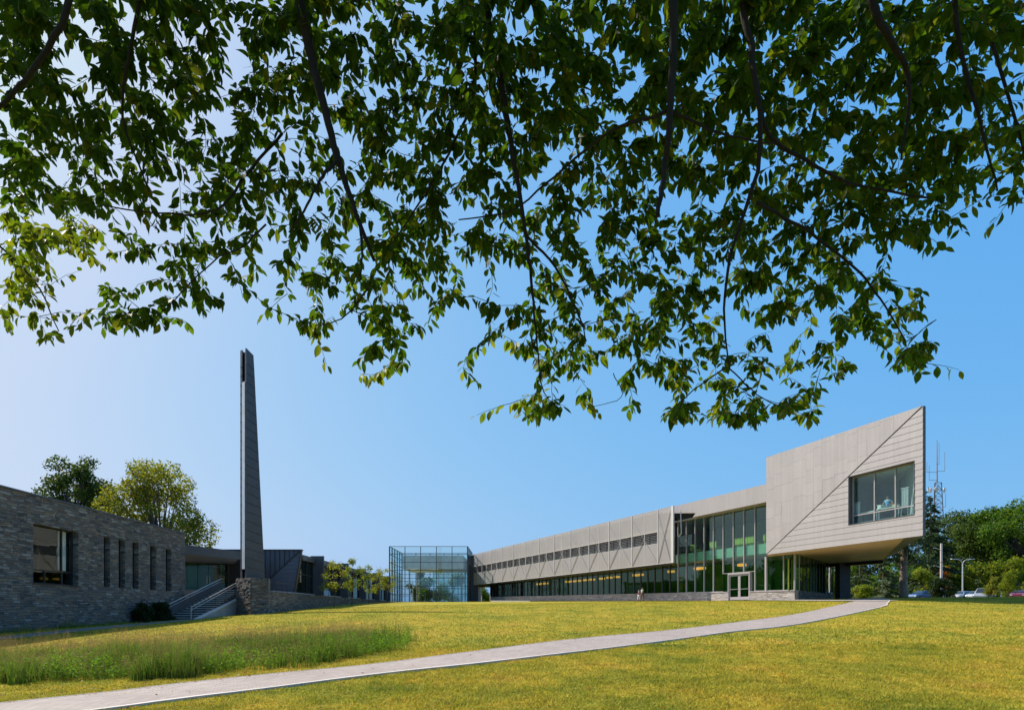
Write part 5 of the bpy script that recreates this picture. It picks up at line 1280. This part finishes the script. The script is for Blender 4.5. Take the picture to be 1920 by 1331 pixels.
# tall meadow grass strip
def tallgrass(N, h0, h1, wd, seed, poly, inset=0, seg=4, lean=.35, clump=True):
    r = np.random.default_rng(seed); P_ = np.array(poly); x0, y0 = P_.min(0); x1, y1 = P_.max(0)
    x = r.uniform(x0, x1, N*3); y = r.uniform(y0, y1, N*3)
    if clump:
        cx = r.uniform(x0, x1, 900); cy = r.uniform(y0, y1, 900); i = r.integers(0, 900, N*3)
        x = cx[i]+r.normal(size=N*3)*.14; y = cy[i]+r.normal(size=N*3)*.14
    m = inpoly(x+.3*np.sin(y*4.1+x), y+.35*np.sin(x*2.3)+.2*np.sin(x*6.1), poly)&(r.uniform(size=len(x)) < np.clip((x1-x)/3.0, .05, 1)); x, y = x[m][:N], y[m][:N]; n = len(x); z = GZ(x, y)
    hm = .75+.35*np.sin(x*1.3+1)*np.sin(y*1.7)+.25*np.sin(x*2.9-y)
    h = r.uniform(h0, h1, n)*np.clip(hm, .45, 1.25); la = r.uniform(0, 2*np.pi, n); ln = h*r.uniform(.05, lean, n); a = r.uniform(0, 2*np.pi, n)
    V = []; Fc = []; k = seg+1
    for s in range(k):
        t = s/seg; w = wd*(1-t*.9)*r.uniform(.9, 1.1, n)
        bx = x+np.cos(la)*ln*t**2; by = y+np.sin(la)*ln*t**2; bz = z-.02+h*(t-.12*t*t*(ln/h))
        V.append(np.stack([bx-np.cos(a)*w, by-np.sin(a)*w, bz], 1)); V.append(np.stack([bx+np.cos(a)*w, by+np.sin(a)*w, bz], 1))
    V = np.stack(V, 1).reshape(-1, 3); b = np.arange(n)[:, None]*(2*k)
    f = np.concatenate([b+np.array([2*s, 2*s+1, 2*s+3, 2*s+2]) for s in range(seg)], 1).reshape(-1)
    tips = np.stack([x+np.cos(la)*ln, y+np.sin(la)*ln, z+h*.97], 1)
    return V, f, tips
V1, f1, _ = tallgrass(30000, .28, .66, .0095, 3, meadow)
mg = npmesh('meadow_grass', V1, f1, 4, leafm['tall']); mg['kind'] = 'stuff'; mg['label'] = 'strip of tall green meadow grass left of the path'; mg['category'] = 'tall grass'
V2, f2, tips = tallgrass(4000, .45, .85, .0022, 4, meadow)
back_poly = [ghit(*p) for p in [(-120, 1250), (0, 1247), (380, 1224), (690, 1203), (780, 1206), (790, 1196), (700, 1186), (450, 1192), (200, 1206), (0, 1216), (-120, 1222)]]
V2b, f2b, tipsb = tallgrass(2600, .3, .62, .0022, 14, back_poly)
f2 = np.concatenate([f2, f2b+len(V2)]); V2 = np.concatenate([V2, V2b]); tips = np.concatenate([tips, tipsb])
r = np.random.default_rng(9); k_ = 22; n = len(tips)
c = np.repeat(tips, k_, 0)+r.normal(size=(n*k_, 3))*np.array([.028, .028, .075])-np.array([0, 0, .04]); aa = r.normal(size=(n*k_, 3))*.5+np.array([0, 0, 1.]); aa /= np.linalg.norm(aa, axis=1)[:, None]
bb = np.cross(aa, r.normal(size=(n*k_, 3))); bb /= np.linalg.norm(bb, axis=1)[:, None]; s = .011
V3 = np.stack([c-aa*s, c-bb*s*.25, c+aa*s, c+bb*s*.25], 1).reshape(-1, 3)
Vp = np.concatenate([V2, V3]); fp2 = np.concatenate([f2, np.arange(len(V3))+len(V2)])
mp = npmesh('seed_heads', Vp, fp2, 4, leafm['plume']); mp['kind'] = 'stuff'; mp['label'] = 'brown feathery seed heads above the meadow grass'; mp['category'] = 'seed heads'
# leafy weeds among the grass
r = np.random.default_rng(10); P_ = np.array(meadow); n = 1900
cx = r.uniform(-15, P_[:, 0].max(), n*3); cy = r.uniform(P_[:, 1].min(), P_[:, 1].max(), n*3); m = inpoly(cx, cy, meadow); cx, cy = cx[m][:n], cy[m][:n]; n = len(cx)
hz = r.uniform(.2, .55, n); k_ = 26; t = r.uniform(.15, 1, (n, k_)); c = np.stack([cx[:, None]+r.normal(size=(n, k_))*.05, cy[:, None]+r.normal(size=(n, k_))*.05, GZ(cx, cy)[:, None]+hz[:, None]*t], -1).reshape(-1, 3)
aa = r.normal(size=(n*k_, 3))*np.array([1, 1, .5])+np.array([0, 0, .3]); aa /= np.linalg.norm(aa, axis=1)[:, None]; bb = np.cross(aa, r.normal(size=(n*k_, 3))); bb /= np.linalg.norm(bb, axis=1)[:, None]; s = .032*r.uniform(.6, 1.4, n*k_)[:, None]
V4 = np.stack([c-aa*s, c-bb*s*.35, c+aa*s, c+bb*s*.35], 1).reshape(-1, 3)
mw = npmesh('leafy_weeds', V4, np.arange(len(V4)), 4, leafm['herb']); mw['kind'] = 'stuff'; mw['label'] = 'bright leafy weeds at the front of the meadow strip'; mw['category'] = 'weeds'
# fringe along the stone wall foot
fr_ = [(-24.6, 24), (-22.9, 24), (-23.3, 38), (-24.7, 40)]
V5, f5, _ = tallgrass(3500, .12, .4, .008, 12, fr_, clump=False)
o = npmesh('wall_foot_grass', V5, f5, 4, leafm['tall']); o['kind'] = 'stuff'; o['label'] = 'rough grass along the foot of the stone building'; o['category'] = 'grass'

# ------------------------------------------------------------------ the overhanging tree
random.seed(3); r = np.random.default_rng(3)
cover = ["96676887798999999998", "94886888698999999974", "98786688789998999876", "98887258788889998997"[:20], "88657657877787889995"[:20],
         "76567568777888988941", "61254368836678887310", "51531367546688577600", "10000001503657763460"[:20], "00000000010522554000"]
cover = [[9,6,6,7,6,8,8,7,7,9,8,9,9,9,9,9,9,9,9,8],[9,4,8,8,6,8,8,8,6,9,8,9,9,9,9,9,9,9,7,4],[9,8,7,8,6,6,8,8,7,8,9,9,8,9,9,9,8,8,7,6],
         [9,8,8,8,7,2,5,8,7,8,8,8,8,8,9,9,8,9,9,7],[8,8,6,5,7,6,5,8,7,7,7,8,7,8,8,9,9,9,9,5],[7,6,5,6,7,5,6,8,7,7,7,8,8,8,9,8,8,9,4,1],
         [6,2,4,6,4,4,7,8,8,3,6,6,7,8,8,8,7,3,1,0],[3,1,6,4,1,3,6,7,5,4,6,6,8,8,5,7,7,6,0,0],[0,0,0,0,0,0,1,5,0,3,6,5,7,7,6,4,5,6,1,0],[0,0,0,0,0,0,0,0,0,2,6,3,3,7,7,6,0,0,0,0]]
def br(pts, r0, r1): return (pts, r0, r1)
main = [
 br([(540, -140, 4.3), (560, 0, 4.4), (580, 90, 4.5), (605, 190, 4.55), (632, 290, 4.6), (650, 350, 4.65), (675, 420, 4.7), (702, 490, 4.8)], .042, .012),
 br([(634, 300, 4.6), (605, 330, 4.5), (575, 385, 4.5), (543, 436, 4.6)], .014, .006),
 br([(676, 425, 4.7), (678, 470, 4.6), (676, 525, 4.6)], .012, .005),
 br([(1264, -160, 4.0), (1263, 0, 4.0), (1262, 120, 4.05), (1255, 240, 4.1), (1245, 320, 4.2), (1232, 407, 4.2)], .032, .014),
 br([(905, -120, 5.0), (918, 60, 5.0), (940, 160, 5.0), (955, 250, 5.0), (968, 330, 5.05), (985, 430, 5.1), (995, 520, 5.2), (1003, 600, 5.3), (1010, 680, 5.4)], .03, .006),
 br([(985, 440, 5.1), (1040, 500, 5.3), (1085, 590, 5.5), (1100, 640, 5.6)], .012, .005),
 br([(1380, -150, 4.4), (1390, 0, 4.4), (1408, 90, 4.4), (1425, 200, 4.4), (1445, 258, 4.5), (1510, 300, 4.6), (1600, 345, 4.7), (1740, 372, 4.8)], .028, .008),
 br([(1425, 210, 4.4), (1420, 320, 4.5), (1370, 480, 4.7), (1358, 600, 4.9), (1368, 690, 5.0)], .018, .005),
 br([(1260, 210, 4.1), (1350, 250, 4.3), (1450, 270, 4.5)], .012, .006),
 br([(1600, -150, 3.9), (1640, 20, 3.9), (1690, 110, 4.0), (1705, 180, 4.1), (1690, 300, 4.2)], .03, .007),
 br([(1420, 380, 4.5), (1510, 430, 4.6), (1600, 500, 4.7), (1650, 560, 4.7), (1700, 640, 4.8)], .014, .005),
 br([(530, 250, 5.2), (460, 330, 5.1), (420, 385, 5.0), (370, 402, 5.0), (300, 400, 5.0), (190, 385, 5.0)], .012, .005),
 br([(140, -120, 3.8), (125, 20, 3.8), (60, 135, 3.9), (0, 200, 4.0), (-60, 270, 4.1)], .022, .009),
 br([(275, -130, 4.4), (262, 0, 4.4), (245, 88, 4.5), (230, 220, 4.7), (280, 360, 4.9)], .018, .006),
 br([(690, 540, 4.8), (650, 590, 5.0), (595, 615, 5.0)], .008, .003),
 br([(740, 450, 5.1), (800, 360, 5.2), (850, 270, 5.2), (890, 160, 5.2), (880, -100, 5.0)][::-1], .016, .006),
 br([(1250, 210, 4.1), (1140, 250, 4.5), (1040, 330, 4.8), (960, 395, 5.0), (860, 412, 5.1)], .012, .005),
 br([(500, 420, 4.9), (455, 462, 4.9), (400, 490, 4.9), (330, 560, 5.0), (290, 598, 5.0)], .008, .003),
 br([(-200, 180, 8.0), (-60, 400, 8.0), (60, 520, 8.0), (110, 620, 8.0)], .02, .006),
 br([(1780, -120, 4.2), (1800, 80, 4.3), (1840, 240, 4.4), (1870, 360, 4.5)], .02, .006),
 br([(1860, 80, 4.3), (1920, 280, 4.4), (1960, 420, 4.5)], .012, .006),
 br([(1700, 640, 4.8), (1755, 600, 4.8)], .004, .002), br([(1150, 700, 5.4), (1165, 745, 5.4), (1100, 765, 5.4)], .004, .002),
 br([(1010, 680, 5.4), (1020, 735, 5.4), (1048, 765, 5.5)], .006, .003), br([(1360, 690, 5.0), (1290, 740, 5.0), (1262, 790, 5.0)], .006, .003), br([(1368, 690, 5.0), (1420, 740, 5.1), (1480, 770, 5.2)], .006, .003),
]
def wp(p): u = (p[0]-CX)/F; return Vector((u*p[2], p[2], ZC+(HY-p[1])/F*p[2]))
tr = thing('shade_tree', 'big leafy tree whose dark branches hang over the top of the view', 'tree', (1.2, -3.2, 0))
tro = (1.2, -3.2, 0); ORG[tr.name] = tro
nodes = []; nrad = []
hub = Vector((.6, 1.0, 8.6))
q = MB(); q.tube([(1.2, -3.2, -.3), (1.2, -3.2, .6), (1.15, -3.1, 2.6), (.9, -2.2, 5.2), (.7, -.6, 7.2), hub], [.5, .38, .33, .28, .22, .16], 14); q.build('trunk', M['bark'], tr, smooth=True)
for pts, r0, r1 in main:
    w_ = [wp(p) for p in pts]
    w_ = catmull(w_, 5); 
    w_ = [p+Vector(r.normal(size=3))*.003 for p in w_]
    rs = list(np.linspace(r0, r1, len(w_)))
    if pts[0][1] < -90 and pts[0][2] < 7:     # carry on up to the crown's hub
        a = w_[0]; up_ = [hub, hub.lerp(a, .5)+Vector((0, 0, .5))]; w_ = up_+w_; rs = [r0*1.8, r0*1.4]+rs
    elif pts[0][2] > 7:
        w_ = [hub, Vector((-3, 5.5, 9.3)), w_[0]+Vector((0, 0, 1))]+w_; rs = [.06, .045, .03]+rs
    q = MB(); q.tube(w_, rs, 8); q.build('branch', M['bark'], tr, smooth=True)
    for p, rr in zip(w_, rs):
        if p.y > 2.5: nodes.append(p); nrad.append(rr)
# twig tips wanted where the photo's crown is dense
tips_ = []
for j, row in enumerate(cover):
    for i, v in enumerate(row):
        for _ in range(int(9*(v/9)**1.6*(2.5 if j < 3 else 2.4)+r.random())):
            px = (i+r.random())*96; py = (j+r.random())*80
            far = (i < 2 and j >= 5)
            Y = 8.0+r.uniform(-.8, 1.2) if far else 4.3+1.7*py/760+r.uniform(0, 1.5)
            tips_.append(wp((px, py-15, Y)))
            if far and v and r.random() < .7: tips_ += [wp((px+r.uniform(-50, 50), py+r.uniform(-40, 40), Y+.3))]
for px, py, n_ in ((1262, 780, 3), (1285, 762, 3), (1375, 775, 3), (1405, 782, 3), (1490, 758, 3), (1048, 752, 3), (235, 590, 3), (275, 575, 3), (330, 560, 3), (400, 560, 3), (255, 600, 2), (1740, 635, 3), (1700, 670, 3), (1725, 650, 2), (730, 640, 3), (690, 655, 2)):
    tips_ += [wp((px+r.uniform(-16, 16), py+r.uniform(-10, 10), 5.6+r.uniform(-.2, .2))) for _ in range(n_)]
for _ in range(900):                                  # the crown also goes on beside and above the frame
    side = r.random()
    if side < .5: px, py = r.uniform(-500, 2420), r.uniform(-420, 0)
    else: px, py = (r.uniform(-500, -10) if r.random() < .5 else r.uniform(1930, 2420)), r.uniform(-300, 330)
    tips_.append(wp((px, py, r.uniform(3.8, 6.8))))
NP = np.array([tuple(p) for p in nodes]); NP = np.concatenate([NP, np.zeros((60000, 3))]); cnt = len(nodes)
order = sorted(range(len(tips_)), key=lambda i: float(np.min(((NP[:cnt]-np.array(tips_[i]))**2).sum(1))))
twig = MB(); LE = []                                   # leaves: position, direction of twig, scale
for ii in order:
    tpt = tips_[ii]; d2 = ((NP[:cnt]-np.array(tpt))**2).sum(1); k = int(np.argmin(d2)); a = Vector(NP[k]); dist = math.sqrt(d2[k])
    if dist < .03: continue
    steps = max(2, int(dist/.12)+1); mid = a.lerp(tpt, .5)+Vector((r.normal()*.04, r.normal()*.04, .10*dist+r.normal()*.03)); pts = []
    for s_ in range(steps+1):
        t = s_/steps; p = a*(1-t)**2+mid*2*t*(1-t)+tpt*t*t; pts.append(p+Vector(r.normal(size=3))*.006*(0 < s_ < steps))
    th = .0022+.0035*min(1, dist)
    twig.tube(pts, list(np.linspace(th, .0016, len(pts))), 4, cap=False)
    for p in pts[1:]: NP[cnt] = p; cnt += 1
    # the last stretch carries leaves
    dtip = (pts[-1]-pts[-2]).normalized(); nl = random.randint(7, 11)
    reach = min(dist, .5); 
    for j in range(nl):
        t = j/(nl-1); back_ = t*reach
        # point at arc distance back_ from the tip
        s2 = back_; q0 = pts[-1]
        for m_ in range(len(pts)-1, 0, -1):
            L_ = (pts[m_]-pts[m_-1]).length
            if s2 <= L_: q0 = pts[m_].lerp(pts[m_-1], s2/max(L_, 1e-6)); break
            s2 -= L_; q0 = pts[m_-1]
        LE.append((q0, dtip, (-1)**j, random.uniform(.75, 1.25)*(1.0 if t > .1 else .85)))
twig.build('twigs', M['bark'], tr)
# leaf blade template: pointed oval folded along the midrib and drooping at the tip, length 1 along +x
prof = [(0, 0), (.14, .10), (.33, .20), (.55, .215), (.76, .15), (.90, .055), (1.0, 0)]
tv = []; 
for x_, w in prof: tv.append((x_, 0, -.16*x_*x_)); 
for x_, w in prof[1:-1]: tv.append((x_, w, .06*w/.2-.16*x_*x_))
for x_, w in prof[1:-1]: tv.append((x_, -w, .06*w/.2-.16*x_*x_))
tv = np.array(tv); nI = 5
tf = []
def sidefaces(o):
    fs = [(0, 1, o)]
    for i in range(nI-1): fs += [(1+i, 2+i, o+i+1), (1+i, o+i+1, o+i)]
    fs.append((nI, 6, o+nI-1)); return fs
tf = sidefaces(7)+[(a, c, b) for a, b, c in sidefaces(7+nI)]
tf = np.array(tf)
def leafmesh(name, LE, size, mat, seed):
    r = np.random.default_rng(seed); n = len(LE)
    pos = np.array([tuple(l[0]) for l in LE]); d = np.array([tuple(l[1]) for l in LE]); sd = np.array([l[2] for l in LE])[:, None]; sc = np.array([l[3] for l in LE])[:, None]*size
    side = np.cross(d, np.array([0, 0, 1.])); side /= np.linalg.norm(side, axis=1)[:, None]+1e-6
    X = d*.35+side*sd*.75+np.array([0, 0, -.75])+r.normal(size=(n, 3))*.38; X /= np.linalg.norm(X, axis=1)[:, None]
    Zv = np.array([0, 0, 1.])+r.normal(size=(n, 3))*.55; Yv = np.cross(Zv, X); Yv /= np.linalg.norm(Yv, axis=1)[:, None]; Zv = np.cross(X, Yv)
    st = pos+X*.012
    wv = r.uniform(.85, 1.25, (n, 1)); cv = r.uniform(.2, 2.0, (n, 1))
    V = st[:, None, :]+sc[:, :, None]*(tv[None, :, 0:1]*X[:, None, :]+tv[None, :, 1:2]*wv[:, :, None]*Yv[:, None, :]+tv[None, :, 2:3]*cv[:, :, None]*Zv[:, None, :])
    Fc = (tf.reshape(-1)[None, :]+np.arange(n)[:, None]*len(tv)).reshape(-1)
    V = V.reshape(-1, 3)-np.array(tro)
    return npmesh(name, V, Fc, 3, mat, tr)
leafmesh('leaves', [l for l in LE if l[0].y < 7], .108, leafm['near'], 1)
leafmesh('leaves', [l for l in LE if l[0].y >= 7], .13, leafm['lit'], 5)['label'] = 'leaves of a farther branch, sunlight put into their yellow-green colour'
# upper crown, outside the frame, which shades the rest
U_ = []
for _ in range(14000):
    y = r.uniform(1.5, 10.5); z = r.uniform(max(5.6, ZC+1.06*y+.5), 14.5); x = r.uniform(-11, 8)
    U_.append((Vector((x, y, z)), Vector(r.normal(size=3)), 1, r.uniform(.9, 1.5)))
leafmesh('leaves', U_, .17, leafm['near'], 2)
q = MB()
for _ in range(46):
    p = Vector((r.uniform(-10, 7), r.uniform(2, 10), 0)); p.z = r.uniform(ZC+1.08*p.y+.8, 13.5) if p.y > 4 else r.uniform(7.5, 13)
    q.tube([hub, hub.lerp(p, .5)+Vector((0, 0, .8)), p], [.07, .04, .012], 6)
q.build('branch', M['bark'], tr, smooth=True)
print('leaves', len(LE))
